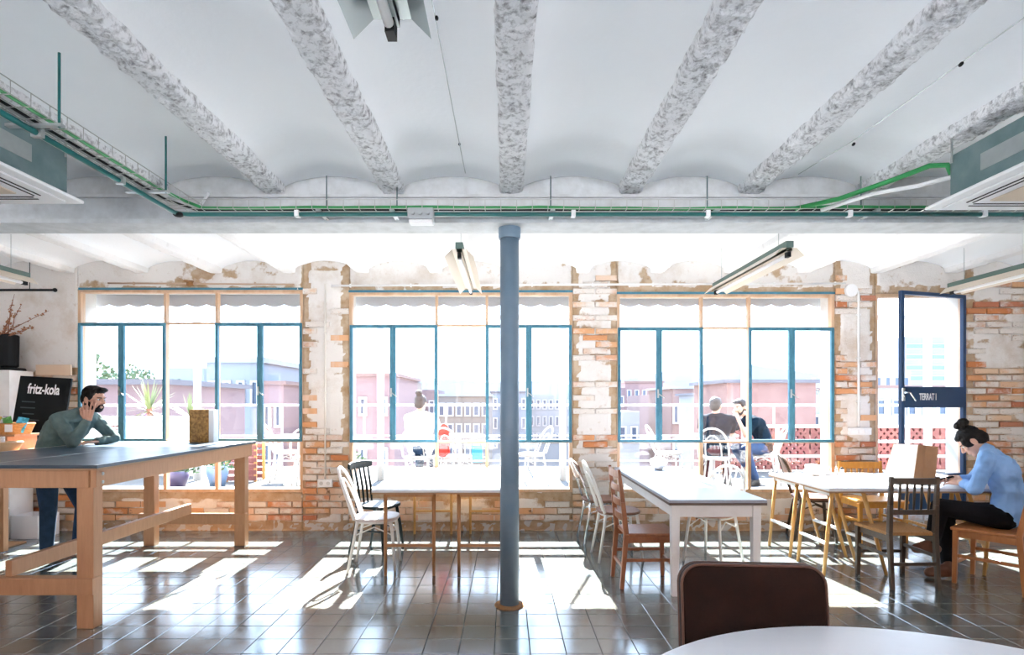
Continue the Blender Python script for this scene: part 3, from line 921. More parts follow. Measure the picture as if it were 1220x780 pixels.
# black spindle chair
D_ = thing('spindle_chair', 'black painted spindle back chair behind the white hoop chair', 'chair', (-1.30, 5.88, 0), R(-20))
MB().prism(rrect(.39, .40, .12, 6), .432, .462).build('seat', black_green, D_, bevel=.008)
for sx in (-1, 1):
    for sy in (-1, 1):
        MB().tube([(sx * .13, sy * .14, .435), (sx * .155, sy * .165, .22), (sx * (.21 if sx < 0 else .18), sy * .19, 0)], [.015, .021, .012], 10).build('leg', black_green, D_, smooth=True)
for i in range(5):
    u = (i - 2) / 2 * .14
    MB().tube([(-.165, u, .455), (-.185, u * 1.05, .62), (-.225, u * 1.1, .82)], [.009, .013, .009], 8).build('spindle', black_green, D_, smooth=True)
b = MB(); k = 10; vs = []; fs = []
for i in range(k + 1):
    u = i / k * 2 - 1; xx = -.255 + .045 * u * u; e = 1 - .35 * abs(u) ** 4
    for dx, dz in ((-.016, -.04 * e), (.016, -.04 * e), (.016, .04 * e), (-.016, .04 * e)): vs.append((xx + dx, u * .20, .845 + dz))
fs = [(3, 2, 1, 0), tuple(4 * k + q for q in range(4))]
for i in range(k):
    for q in range(4): fs.append((i * 4 + q, i * 4 + (q + 1) % 4, i * 4 + 4 + (q + 1) % 4, i * 4 + 4 + q))
b.add(vs, fs); b.build('crest_rail', black_green, D_, bevel=.010)
for sy in (-1, 1):
    MB().tube([(-.165, sy * .16, .21), (.16, sy * .16, .21)], .010, 8).build('stretcher', black_green, D_, smooth=True)

wood_chair('ladder_chair', 'red brown wooden ladder back chair at the grey topped table', 1.15, 4.79, 2, brown_wood, W=.36, D=.40, SH=.435, BH=.95, style='ladder', n=4, lean=.06)
hoop_chair('cafe_chair', 'white metal hoop chair with brown seat behind the ladder back chair', 1.07, 5.55, 2, chair_white, seat_brown, W=.38, BH=.92)
hoop_chair('cafe_chair', 'chrome legged chair with dark back against the brick pier', 1.02, 6.22, 4, chrome, seat_brown, W=.36, BH=.88, style='panel')
hoop_chair('cafe_chair', 'white spindle back chair turned towards the grey table near the beech trestles', 1.93, 5.42, 222, chair_white, seat_tan, W=.40, BH=.87, style='spindles')
wood_chair('rush_chair', 'dark wooden spindle chair with woven rush seat at the beech trestle table', 3.24, 4.82, 90, dark_wood, W=.385, D=.40, SH=.44, BH=.895, style='spindle', n=5, seat_m=rush, lean=.025, crest=.05, rung=(.20, .26))
hoop_chair('bentwood_chair', 'dark brown bentwood chair under the window behind the trestle table', 3.36, 6.36, -14, dark_wood, seat_brown, W=.38, BH=.90, style='panel', r=.014)
wood_chair('slat_chair', 'yellow varnished wooden chair facing the room under the brick pier', 3.98, 6.30, 270, yellow_wood, W=.48, D=.38, SH=.44, BH=.83, style='spindle', n=6, lean=.03, crest=.075)
wood_chair('dining_chair', 'orange brown wooden chair that the person in blue sits on', 3.98, 4.72, 125, orange_wood, W=.42, D=.41, SH=.455, BH=.90, style='ladder', n=3, lean=.09, crest=.06)

# brown velvet chair close to the camera, its back towards the window
q = thing('upholstered_chair', 'brown velvet upholstered chair at the round white table', 'chair', (.875, 1.86, 0), R(-94))
def cushion(name, w, h, th, m, parent, Mx, rr=.07):
    b = MB(); pts = rrect(w, h, rr, 6); n = len(pts); prof = [(-th / 2, .94), (-th / 2 * .75, .985), (0, 1.0), (th / 2 * .75, .985), (th / 2, .94)]
    vs = []; fs = []
    for z, s in prof:
        for (x_, y_) in pts: vs.append(Mx @ Vector((x_ * s, y_ * s, z)))
    for i in range(len(prof) - 1):
        for k in range(n): fs.append((i * n + k, i * n + (k + 1) % n, (i + 1) * n + (k + 1) % n, (i + 1) * n + k))
    fs.append(tuple(range(n))[::-1]); fs.append(tuple((len(prof) - 1) * n + k for k in range(n)))
    b.add(vs, fs); o = b.build(name, m, parent, bevel=0, smooth=False)
    return o
Mb = Matrix.Translation((-.235, 0, .675)) @ Matrix.Rotation(R(-7), 4, 'Y') @ Matrix(((0, 0, 1, 0), (1, 0, 0, 0), (0, 1, 0, 0), (0, 0, 0, 1)))
bk = cushion('backrest', .515, .44, .062, velvet, q, Mb)
for sgn in (-1, 1):
    MB().tube([Mb @ Vector((x_ * .985, y_ * .985, sgn * .026)) for x_, y_ in rrect(.515, .44, .07, 6)], .0055, 6, True).build('piping', brown_piping, bk, smooth=True)
cushion('seat', .46, .48, .09, velvet, q, Matrix.Translation((.02, 0, .43)))
for sx in (-1, 1):
    for sy in (-1, 1):
        MB().tube([(sx * .18 + .01, sy * .19, .40), (sx * .22 + .01, sy * .215, 0)], [.018, .012], 10).build('leg', black_m, q, smooth=True)
for sy in (-1, 1):
    MB().bar((-.19, sy * .2, .41), (-.215, sy * .2, .60), .03, .012).build('back_strut', black_m, q)

# ------------------------------------------------------------------ things on the tables
bag = thing('paper_bag', 'crumpled brown paper bag leaning on the white trestle table', 'bag', (3.80, 5.48, .7475), R(0))
def quad_sheet(name, m, corners, th=.004):
    a = [Vector(c) for c in corners]; n_ = (a[1] - a[0]).cross(a[3] - a[0]).normalized() * th
    k = 6; vs = []; fs = []
    for s in (0, 1):
        for j in range(k + 1):
            for i in range(k + 1):
                u, v = i / k, j / k
                p = (a[0] * (1 - u) + a[1] * u) * (1 - v) + (a[3] * (1 - u) + a[2] * u) * v
                if 0 < i < k and 0 < j < k: p = p + n_.normalized() * .004 * fbm(p.x * 14, p.y * 14, p.z * 14)
                vs.append(p + n_ * s)
    N = (k + 1) ** 2
    for j in range(k):
        for i in range(k):
            p = j * (k + 1) + i; fs.append((p, p + k + 1, p + k + 2, p + 1)); fs.append((N + p, N + p + 1, N + p + k + 2, N + p + k + 1))
    for i in range(k):
        for (p, q_) in ((i, i + 1), (k * (k + 1) + i, k * (k + 1) + i + 1), (i * (k + 1), (i + 1) * (k + 1)), (i * (k + 1) + k, (i + 1) * (k + 1) + k)):
            fs.append((p, q_, N + q_, N + p))
    b = MB(); b.add(vs, fs); return b.build(name, m, bag)
B0, B1, B2, B3 = (-.27, -.04, 0), (-.07, -.17, 0), (.16, -.13, 0), (-.06, .06, 0)
T0, T1, T2, T3 = (-.12, .02, .345), (.02, -.11, .345), (.235, -.07, .325), (.02, .10, .34)
quad_sheet('pale_side', paper_white, (B0, B1, T1, T0));  # sunlight on the brown bag's side, painted in as white paper
mid_b = [(B1[i] + B2[i]) / 2 for i in range(3)]; mid_t = [(T1[i] + T2[i]) / 2 for i in range(3)]; mid_t[1] += .035; mid_b[1] += .02
quad_sheet('gusset', paper, (B1, mid_b, mid_t, T1)); quad_sheet('gusset', paper, (mid_b, B2, T2, mid_t))
quad_sheet('back_side', paper, (B2, B3, T3, T2)); quad_sheet('far_side', paper, (B3, B0, T0, T3))
cup = thing('mug', 'small white mug beside the white carton on the trestle table', 'mug', (3.27, 5.94, .7475))
MB().lathe([(.030, 0), (.036, .01), (.040, .085), (.036, .085), (.032, .012), (.0, .010)], 20).build('body', plastic_white, cup, smooth=True)
MB().tube([(.038, 0, .07), (.062, 0, .062), (.062, 0, .03), (.036, 0, .02)], .006, 8).build('handle', plastic_white, cup, smooth=True)
ct = thing('carton', 'white napkin carton standing near the mug on the trestle table', 'carton', (3.12, 5.90, .7475), R(12))
MB().span(-.05, .05, -.05, .05, 0, .105).build('box', paper_white, ct, bevel=.003)
MB().span(-.035, .035, -.025, .025, .1052, .112).build('napkins', plastic_white, ct)
for i, xx in enumerate((3.40, 3.455)):
    sh = thing('shaker', ('small steel shaker next to the mug', 'dark topped shaker farthest from the carton')[i], 'shaker', (xx, 5.96, .7475))
    MB().lathe([(.016, 0), (.018, .05), (.014, .055)], 14).build('jar', (chrome, glass)[0] if i == 0 else plastic_white, sh, smooth=True)
    MB().lathe([(.0145, .055), (.015, .068), (.006, .074)], 14).build('cap', (chrome, black_m)[i], sh, smooth=True)
bw_sc = .72
bw = thing('bowl', 'white ceramic bowl at the window end of the grey table', 'bowl', (1.68, 6.38, .7485))
MB().lathe([(.055, 0), (.06, .012), (.12, .07), (.145, .135), (.138, .135), (.112, .07), (.05, .02), (0, .018)], 28).build('body', plastic_white, bw, smooth=True)
MB().lathe([(.137, .132), (.12, .16), (.06, .185), (.015, .19)], 28).build('lid', plastic_white, bw, smooth=True)
MB().ellipsoid((0, 0, .198), (.018, .018, .014)).build('knob', plastic_white, bw, smooth=True)
bw.scale = (bw_sc,) * 3

# ------------------------------------------------------------------ the corner with the drinks board and snacks
st = thing('snack_stand', 'light wooden stand carrying snack baskets beside the tall table', 'stand', (-5.15, 5.55, 0))
MB().span(-.62, .62, -.30, .30, 1.0, 1.03).build('top', pine, st, bevel=.003)
MB().span(-.62, .48, -.05, .30, 1.16, 1.18).build('shelf', pine, st)
for xx in (-.5, .40):
    MB().span(xx - .012, xx + .012, -.05, .30, 1.03, 1.16).build('shelf_support', pine, st)
for xx in (-.56, .12):
    for yy in (-.24, .24):
        MB().span(xx - .03, xx + .03, yy - .03, yy + .03, 0, 1.0).build('leg', pine, st, bevel=.003)
wick = mat('orange wicker', (.62, .30, .10), .7, col2=(.44, .19, .05), scale=14, stretch=(6, 1, 3), lo=.4, hi=.6, bump=.5)
crate_m = mat('pale crate wood', (.70, .48, .30), .6, col2=(.60, .38, .20), scale=6)
def basket(label, x, y, z, m, w, d, h):
    t = thing('basket', label, 'basket', (x, y, z), R(-4), 'snack baskets')
    bb = MB(); n = 24
    vs = []
    o_, i_ = rrect(w, d, .05, 5), rrect(w - .03, d - .03, .04, 5)
    o2, i2 = rrect(w * .84, d * .84, .05, 5), rrect(w * .8, d * .8, .04, 5)
    n = len(o_)
    vs = [(a, b, 0) for a, b in o2] + [(a, b, h) for a, b in o_] + [(a, b, h) for a, b in i_] + [(a, b, .012) for a, b in i2]
    fs = [tuple(range(n))[::-1], tuple(range(3 * n, 4 * n))]
    for r_ in range(3):
        for k in range(n): fs.append((r_ * n + k, r_ * n + (k + 1) % n, (r_ + 1) * n + (k + 1) % n, (r_ + 1) * n + k))
    bb.add(vs, fs); bb.build('body', m, t)
    MB().tube([(a, b, h) for a, b in rrect(w - .012, d - .012, .05, 5)], .010, 6, True).build('rim', m, t, smooth=True)
    for xx in (-w * .34, w * .36):
        MB().box((xx, -d / 2 - .004, h * .62), (.075, .004, .07)).build('price_card', plastic_white, t)
    return t
basket('orange wicker basket of crisps on the raised shelf', -4.84, 5.62, 1.18, wick, .40, .26, .10)
basket('pale wooden basket of chocolate bars on the stand top', -4.76, 5.36, 1.03, crate_m, .44, .26, .085)
cols = [(.05, .10, .45), (.45, .05, .10), (.10, .35, .08), (.55, .40, .05), (.20, .05, .30), (.04, .30, .42), (.6, .6, .62)]
nm_c = ['blue', 'red', 'green', 'yellow', 'purple', 'teal', 'silver']
rn = random.Random(11)
cnt = {}
for bi, (bx, by, bz, n_) in enumerate(((-4.84, 5.62, 1.20, 7), (-4.76, 5.36, 1.045, 7))):
    for i in range(n_):
        ci = (i * 3 + bi) % 7; m = mat('foil ' + nm_c[ci], cols[ci], .3, .3, col2=tuple(min(1, c * 2 + .08) for c in cols[ci]), scale=16, lo=.5, hi=.6)
        kind = ('crisp_packet', 'chocolate_bar')[bi]
        p = MB(); k = 6; W_, H_, T_ = ((.10, .15, .045), (.05, .13, .022))[bi]
        vs = []; fs = []
        for s in (1, -1):
            for j in range(k + 1):
                for ii in range(k + 1):
                    u, v = ii / k * 2 - 1, j / k * 2 - 1
                    vs.append((u * W_ / 2, s * T_ / 2 * (1 - u ** 4) * (1 - v ** 4), (v + 1) * H_ / 2))
        N = (k + 1) ** 2
        for j in range(k):
            for ii in range(k):
                q_ = j * (k + 1) + ii; fs += [(q_, q_ + 1, q_ + k + 2, q_ + k + 1)[::-1], (N + q_, N + q_ + 1, N + q_ + k + 2, N + q_ + k + 1)]
        p.add(vs, fs)
        o = p.build(kind, m, None, smooth=True)
        col_i = i % 5; row_i = i // 5
        o.location = (bx - .15 + col_i * .073 + row_i * .03, by - .05 + row_i * .085, bz)
        o.rotation_euler = (rn.uniform(-.35, .1), rn.uniform(-.3, .3), rn.uniform(-.3, .3))
        tag(o, ('%s foil crisp packet in the wicker basket', '%s chocolate bar in the pale basket')[bi] % nm_c[ci], ('packet', 'bar')[bi], ('crisp packets', 'chocolate bars')[bi])
# drinks board
bd = thing('menu_board', 'black drinks menu board with white lettering leaning on the brick wall', 'sign', (-5.05, 6.22, 1.05))
MB().box((0, 0, .36), (.56, .025, .72)).build('board', mat('black slate', (.004, .006, .007), .6, spec=.2), bd, bevel=.003)
text_mesh('lettering', 'fritz-kola', .155, plastic_white, bd, Matrix.Translation((0, -.0135, .58)) @ Matrix.Rotation(R(90), 4, 'X'), .0008, .62, .003)
faint = mat('faint chalk', (.05, .07, .075), .8)
rn = random.Random(4)
for i in range(6):
    wv = rn.uniform(.12, .22)
    MB().box((-.12 + rn.uniform(-.03, .03), -.0135, .44 - i * .065), (wv, .001, .012)).build('chalk_line', faint, bd)
bd.rotation_euler = (R(-8), R(3), 0)
ledge = MB().span(-.30, .30, -.20, .42, 0, .03).build('wall_ledge', pine, None, loc=(-5.05, 6.27, 1.01)); tag(ledge, 'narrow timber ledge under the drinks board', 'ledge')
pb = MB().span(-.20, .20, -.012, .012, 0, .12).build('timber_batten', mat('pale batten', (.66, .50, .36), .7), None, loc=(-5.20, 6.66, 1.80)); tag(pb, 'pale timber batten fixed above the drinks board', 'batten')
# white post with a black planter on top
wp = thing('display_post', 'white boxed post carrying the black planter', 'post', (-5.62, 6.48, 0))
MB().span(-.20, .20, -.16, .16, 0, 1.84).build('shaft', white_paint, wp, bevel=.004)
MB().lathe([(.19, 1.841), (.20, 1.85), (.19, 1.872)], 28).build('tray', black_m, wp)
pl = thing('potted_branches', 'dry reddish branches in a black planter on the white post', 'plant', (-5.62, 6.46, 1.873))
MB().lathe([(.12, 0), (.145, .02), (.15, .36), (.138, .37), (.13, .33), (0, .32)], 24).build('planter', black_m, pl, smooth=False)
bark = mat('reddish twig', (.24, .10, .06), .8); leafm = mat('dry red leaf', (.40, .15, .07), .7, col2=(.25, .13, .05), scale=30)
rn = random.Random(21)
for i in range(8):
    a = rn.uniform(-.9, .7); L = rn.uniform(.25, .48); up = rn.uniform(.08, .5)
    pts = [Vector((rn.uniform(-.05, .05), rn.uniform(-.05, .05), .33))]
    for s in range(5):
        pts.append(pts[-1] + Vector((math.cos(a) * L / 5 + rn.uniform(-.02, .02), math.sin(a) * L / 5 + rn.uniform(-.02, .02), up / 5 + rn.uniform(-.03, .03))))
    br = MB().tube(pts, [.007, .006, .005, .004, .003, .002], 5).build('branch', bark, pl)
    lv = MB()
    for k in range(22):
        f = rn.uniform(.25, 1) * 5; i0 = min(4, int(f)); p = pts[i0].lerp(pts[i0 + 1], f - i0)
        d = Vector((rn.uniform(-1, 1), rn.uniform(-1, 1), rn.uniform(-.4, 1))).normalized() * .03; s = d.orthogonal().normalized() * .010
        lv.add([p, p + d * .5 + s, p + d, p + d * .5 - s], [(0, 1, 2, 3)])
    tag(lv.build('leaves', leafm, br), kind='stuff')
rod = MB().tube([(-6.6, 6.20, 2.69), (-4.84, 6.20, 2.69)], .013, 10); rod.ellipsoid((-4.83, 6.20, 2.69), (.022, .022, .022)); 
rr = rod.build('rail_rod', black_m, smooth=True); tag(rr, 'dark horizontal iron rod below the ceiling over the dry branches', 'rod')
for xx in (-6.2, -5.1):
    MB().tube([(xx, 6.20, 2.70), (xx, 6.20, 3.0)], .004, 6).build('hanger', black_m, rr)
# bin and box on the floor
bn = thing('bin', 'white tapered waste bin with dark rim band under the snack stand', 'bin', (-5.40, 6.02, 0))
MB().lathe([(.125, .0), (.13, .01), (.165, .33), (.155, .33), (.12, .02), (0, .02)], 28).build('body', plastic_white, bn, smooth=False)
MB().lathe([(.166, .325), (.170, .325), (.170, .345), (.166, .345)], 28).build('band', black_m, bn)
MB().lathe([(.175, .346), (.178, .36), (.15, .385), (0, .392)], 28).build('lid', plastic_white, bn, smooth=True)
bs = MB().span(-.24, .26, -.16, .16, 0, .012).build('floor_mat', paper, None, loc=(-5.36, 6.0, 0.0005)); bs.data.update(); tag(bs, 'flat cardboard sheet under the white bin', 'cardboard')
bn.location.z = .0127
bx = thing('storage_box', 'white open storage box behind the bin against the bricks', 'box', (-5.235, 6.44, 0), R(-3))
bb = MB(); 
bb.span(-.16, .16, -.14, .14, 0, .012); bb.span(-.16, -.148, -.14, .14, .012, .25); bb.span(.148, .16, -.14, .14, .012, .25); bb.span(-.148, .148, -.14, -.128, .012, .25); bb.span(-.148, .148, .128, .14, .012, .25)
bb.build('body', plastic_white, bx, bevel=.003)
for s in (-1, 1): MB().box((s * .163, 0, .2), (.006, .10, .03)).build('handle', plastic_white, bx)
# ------------------------------------------------------------------ ceiling services
# air conditioning cassettes
def cassette(label, x0, x1, y0, y1, inset):
    cx, cy = (x0 + x1) / 2, (y0 + y1) / 2; w, d = x1 - x0, y1 - y0
    t = thing('air_conditioner', label, 'air conditioner', (cx, cy, 2.60))
    body = MB().span(-w / 2 + inset, w / 2 - inset, -d / 2 + inset, d / 2 - inset, .035, .30).build('body', ac_grey, t, bevel=.006)
    for s in (-1, 1):
        MB().span(s * (w / 2 - inset) - .004, s * (w / 2 - inset) + .004, -.14, .14, .13, .22).build('access_panel', steel, body)
        for yy in (-d / 2 + inset + .03, d / 2 - inset - .03):
            MB().tube([(s * (w / 2 - inset + .012), yy, .25), (s * (w / 2 - inset + .012), yy, .42)], .006, 6).build('hanger_rod', steel, t)
    b = MB(); pw = .0
    prof = [(1.0, .022), (.985, .034)]
    b.span(-w / 2, w / 2, -d / 2, d / 2, .016, .035)
    b.build('panel', plastic_white, t, bevel=.006)
    MB().span(-w / 2 + .06, w / 2 - .06, -d / 2 + .06, d / 2 - .06, .006, .0155).build('panel_step', plastic_white, t, bevel=.003)
    MB().span(-w / 2 + .21, w / 2 - .21, -d / 2 + .21, d / 2 - .21, -.002, .0055).build('intake_grille', ac_beige, t, bevel=.003)
    for s in (-1, 1):
        for q_ in (.115, .150):
            MB().span(s * (w / 2 - q_) - .004, s * (w / 2 - q_) + .004, -d / 2 + .17, d / 2 - .17, .003, .0058).build('air_slot', black_m, t)
            MB().span(-w / 2 + .17, w / 2 - .17, s * (d / 2 - q_) - .004, s * (d / 2 - q_) + .004, .003, .0058).build('air_slot', black_m, t)
    return t
cassette('ceiling air conditioner beside the green cable tray corner', -3.30, -2.41, 2.42, 3.31, .055)
acr = cassette('ceiling air conditioner fed by a drooping green cable', 2.47, 3.36, 2.53, 3.42, .085)
hose = MB().tube([(1.95, 3.90, 2.79), (2.15, 3.75, 2.80), (2.38, 3.55, 2.85), (2.50, 3.42, 2.88), (2.56, 3.36, 2.86), (2.57, 3.34, 2.80)], .016, 8)
tag(hose.build('green_cable', green_cable_m, smooth=True), 'short green cable rising from the tray to the air conditioner', 'cable')
hz = MB().tube([(2.10, 3.86, 2.765), (2.30, 3.62, 2.79), (2.45, 3.44, 2.77), (2.56, 3.335, 2.78)], .013, 8)
tag(hz.build('drain_hose', plastic_white, smooth=True), 'white hose looping beneath the short green cable', 'hose')

# wire cable tray, L shaped
tray = thing('cable_tray', 'wire mesh cable tray along the girder with threaded rods', 'cable tray')
TZ0 = 2.775; wire = mat('tray wire', (.45, .46, .44), .4, .6)
wm = MB()
XA, XB = -2.28, -2.08           # the run towards the camera
YA, YB = 3.86, 4.02             # the run along the girder
for yy in np.linspace(YA, YB, 4): wm.tube([(XA, yy, TZ0), (XR, yy, TZ0)], .0025, 4)
for yy in (YA, YB): wm.tube([(XA, yy, TZ0 + .06), (XR, yy, TZ0 + .06)], .0025, 4)
for xx in np.linspace(XA, XB, 4): wm.tube([(xx, YR, TZ0), (xx, YB, TZ0)], .0025, 4)
for xx in (XA, XB): wm.tube([(xx, YR, TZ0 + .06), (xx, YB, TZ0 + .06)], .0025, 4)
tag(wm.build('long_wires', wire, tray), kind='stuff')
cw = MB()
for xx in np.arange(XB + .05, XR, .105): cw.tube([(xx, YA, TZ0 + .06), (xx, YA, TZ0), (xx, YB, TZ0), (xx, YB, TZ0 + .06)], .0025, 4)
for yy in np.arange(YR, YA, .105): cw.tube([(XA, yy, TZ0 + .06), (XA, yy, TZ0), (XB, yy, TZ0), (XB, yy, TZ0 + .06)], .0025, 4)
tag(cw.build('cross_wires', wire, tray), kind='stuff')
rodm = mat('dark zinc rod', (.14, .20, .20), .4, .6)
for xx in (-1.25, -.76, .31, 1.40, 2.47, 3.6):
    MB().tube([(xx, YB + .012, TZ0 - .02), (xx, YB + .012, 3.06)], .005, 6).build('hanger_rod', rodm, tray)
    MB().bar((xx, YA - .02, TZ0 - .012), (xx, YB + .03, TZ0 - .012), .03, .012, side=(1, 0, 0)).build('bracket', steel, tray)
for yy in (2.68, 3.52, 1.8, .9):
    MB().tube([(XB + .012, yy, TZ0 - .02), (XB + .012, yy, 3.10)], .006, 6).build('hanger_rod', teal_pipe, tray)
    MB().bar((XA - .03, yy, TZ0 - .012), (XB + .03, yy, TZ0 - .012), .03, .012).build('bracket', steel, tray)
# cables in it
g = MB(); pts = []
for i in range(60):
    x = -2.05 + i * (XR + 2.05) / 59
    pts.append((x, 3.90 + .012 * math.sin(x * 1.7), TZ0 + .016 + .012 * (fbm(x * 1.5, 0, 3) + .3)))
arc = [(-2.12, YR, TZ0 + .02), (-2.12, 2.0, TZ0 + .018), (-2.13, 3.2, TZ0 + .02), (-2.14, 3.6, TZ0 + .03), (-2.13, 3.80, TZ0 + .04)]
g.tube(arc + pts, .0105, 8)
tag(g.build('green_cable', green_cable_m, smooth=True), 'long green cable lying in the wire tray', 'cable')
for k, (dy, m, nm) in enumerate(((.05, black_m, 'black'), (.085, mat('grey cable', (.35, .36, .35), .5), 'grey'))):
    g = MB(); g.tube([(-2.16 - dy * .6, YR, TZ0 + .012), (-2.16 - dy * .6, 3.7, TZ0 + .014), (-2.1, 3.88 + dy, TZ0 + .014)] + [(x, 3.88 + dy + .008 * math.sin(x * 2 + k), TZ0 + .012 + .006 * fbm(x, k, 0)) for x in np.linspace(-1.9, XR, 40)], .007, 6)
    tag(g.build(nm + '_cable', m, smooth=True), nm + ' cable lying beside the long green one in the tray', 'cable')
cd = MB().tube([(-2.20, YR, TZ0 - .03), (-2.20, 3.84, TZ0 - .03), (-2.17, 3.875, TZ0 - .03), (-2.12, 3.885, TZ0 - .03), (XR, 3.885, TZ0 - .03)], .014, 8)
cdo = cd.build('conduit', teal_pipe, smooth=True); tag(cdo, 'teal conduit clipped beneath the wire cable tray', 'conduit')
for yy in (1.2, 2.1, 2.72, 3.3): MB().span(-2.225, -2.175, yy - .012, yy + .012, TZ0 - .048, TZ0 - .008).build('clip', steel, cdo)
for xx in (-1.4, -.55, .45, 1.35, 2.3, 3.2): MB().span(xx - .014, xx + .014, 3.862, 3.908, TZ0 - .048, TZ0 - .006).build('clip', plastic_white, cdo)
MB().ellipsoid((-2.19, 3.87, TZ0 - .035), (.035, .03, .018)).build('elbow', black_m, cdo, smooth=True)
# junction box under the tray
jb = thing('junction_box', 'grey junction box with three cable glands under the tray', 'junction box', (-.565, 3.86, TZ0 - .075))
MB().box((0, 0, .03), (.17, .10, .075)).build('body', mat('grey plastic', (.36, .39, .40), .5), jb, bevel=.006)
MB().box((0, 0, -.018), (.155, .09, .018)).build('cover', plastic_white, jb, bevel=.004)
for xx in (-.05, 0, .05):
    MB().tube([(xx, -.05, .03), (xx, -.066, .03)], .014, 10).build('gland', MATS['grey plastic'], jb)
em = MB().tube([(-2.17, 4.10, 2.87), (-2.08, 4.05, 2.945)], .010, 8).build('sensor_stick', plastic_white, smooth=True); tag(em, 'small white stick sensor above the tray corner', 'sensor')

# fluorescent fittings with folded steel reflectors
def fitting(label, x, y0, y1, z, refl, dark=True):
    t = thing('ceiling_light', label, 'light', (x, y0, z), 0, 'fluorescent fittings'); L = y1 - y0
    prof = [(-.118, -.015), (-.058, .045), (-.022, .045), (-.022, .02), (.022, .02), (.022, .045), (.058, .045), (.118, -.015)]
    b = MB(); th = .003; vs = []; fs = []
    for yy in (0, L):
        for (a, c) in prof: vs.append((a, yy, c))
        for (a, c) in prof: vs.append((a, yy, c + th))
    n = len(prof)
    for i in range(n - 1):
        fs += [(i, i + 1, 2 * n + i + 1, 2 * n + i), (n + i, 3 * n + i, 3 * n + i + 1, n + i + 1), (i, n + i, n + i + 1, i + 1), (2 * n + i, 2 * n + i + 1, 3 * n + i + 1, 3 * n + i)]
    fs += [(0, 2 * n, 3 * n, n), (n - 1, 2 * n - 1, 4 * n - 1, 3 * n - 1)]
    b.add(vs, fs); b.build('reflector', refl, t)
    MB().span(-.03, .03, -.01, L + .01, .05, .10).build('gear_tray', mat('green grey gear tray', (.10, .16, .14), .5), t)
    MB().tube([(0, .06, -.005), (0, L - .06, -.005)], .015, 12).build('tube', plastic_white, t, smooth=True)
    for yy in (.025, L - .025):
        MB().box((0, yy, .0), (.028, .05, .045)).build('lamp_holder', black_m, t)
    for yy in (.18, L - .18):
        MB().tube([(0, yy, .10), (0, yy, 3.09 - z)], .003, 5).build('hanger_rod', steel, t)
    return t
refl_grey = mat('grey steel reflector', (.40, .46, .46), .35, .4)
refl_white = mat('cream reflector', (.66, .58, .48), .4)
fitting('grey steel fluorescent fitting overhead above the velvet chair side of the room', -.345, .30, 1.76, 2.60, refl_grey)
fitting('cream fluorescent fitting just beside the blue column', -.375, 4.62, 6.20, 2.66, refl_white)
fitting('cream fluorescent fitting seen side-on above the third window', 2.24, 4.58, 6.20, 2.66, refl_white)
fitting('cream fluorescent fitting above the person in blue', 4.76, 4.60, 6.20, 2.66, refl_white)
fitting('cream fluorescent fitting over the dry branches', -4.72, 4.2, 5.70, 2.66, refl_white)

# cords on the vaults
cl = MB().tube([(-.30, 1.90, 3.09), (-.295, 2.6, 3.095), (-.29, 3.4, 3.085), (-.28, 3.98, 3.06)], .003, 5).build('vault_cable', steel); tag(cl, 'thin cord along the vault beyond the overhead fitting', 'cable')
for yy in (2.42, 3.60): MB().ellipsoid((-.29, yy, 3.088), (.008, .014, .008), n=8, m=6).build('clip', black_m, cl)
c2 = MB().tube([(2.18, 1.9, 3.09), (2.16, 2.8, 3.095), (2.12, 3.5, 3.08), (2.02, 4.0, 3.06)], .003, 5).build('vault_cable', steel); tag(c2, 'thin cord along the vault near the air conditioner with the drooping cable', 'cable')
for yy in (2.75, 3.6): MB().ellipsoid((2.16, yy, 3.088), (.008, .016, .010), n=8, m=6).build('clip', black_m, c2)

# conduits, sockets and brackets on the window wall
cp = mat('cream conduit', (.74, .70, .64), .5)
k1 = MB().tube([(-2.09, WY - .032, 1.0 - .40 + .0), (-2.09, WY - .032, 2.86)], .009, 8).build('wall_conduit', cp, smooth=True); tag(k1, 'thin cream conduit down the pier beside the first window', 'conduit')
for zz in (.9, 1.6, 2.3): MB().box((-2.09, WY - .030, zz), (.034, .02, .014)).build('clip', cp, k1)
k2 = MB().tube([(4.07, WY - .032, 1.17), (4.07, WY - .032, 2.76), (4.03, WY - .032, 2.82), (3.95, WY - .032, 2.84)], .013, 8).build('wall_conduit', white_paint, smooth=True); tag(k2, 'white conduit down the pier next to the door', 'conduit')
for zz in (1.5, 2.0, 2.5): MB().box((4.07, WY - .030, zz), (.045, .022, .016)).build('clip', white_paint, k2)
k3 = MB().tube([(-2.02, WY - .03, 2.835), (3.92, WY - .03, 2.86)], .012, 8).build('wall_conduit', white_paint, smooth=True); tag(k3, 'long white conduit above the second and third windows', 'conduit')
for xx in np.linspace(-1.8, 3.8, 9): MB().box((xx, WY - .028, 2.835 + (xx + 2.02) * .0042), (.016, .022, .04)).build('clip', white_paint, k3)
k4 = MB().tube([(-4.6, WY - .03, 2.865), (-2.45, WY - .03, 2.85)], .010, 8).build('wall_conduit', mat('rusty conduit', (.50, .36, .26), .7), smooth=True); tag(k4, 'rusty conduit above the first window', 'conduit')
for xx in (-4.3, -3.6, -2.9): MB().box((xx, WY - .028, 2.86), (.016, .022, .035)).build('clip', MATS['rusty conduit'], k4)
so = thing('wall_socket', 'white double socket at the foot of the cream conduit', 'socket', (-2.09, WY - .035, .555))
MB().box((0, 0, 0), (.17, .034, .09)).build('box', plastic_white, so, bevel=.005)
for s in (-.04, .04): MB().tube([(s, -.016, 0), (s, -.020, 0)], .022, 14).build('outlet', mat('socket grey', (.6, .6, .6), .5), so)
sw = thing('switch_box', 'white wide switch box on the pier next to the door', 'switch', (4.08, WY - .035, 1.155))
MB().box((0, 0, 0), (.26, .034, .085)).build('box', plastic_white, sw, bevel=.005)
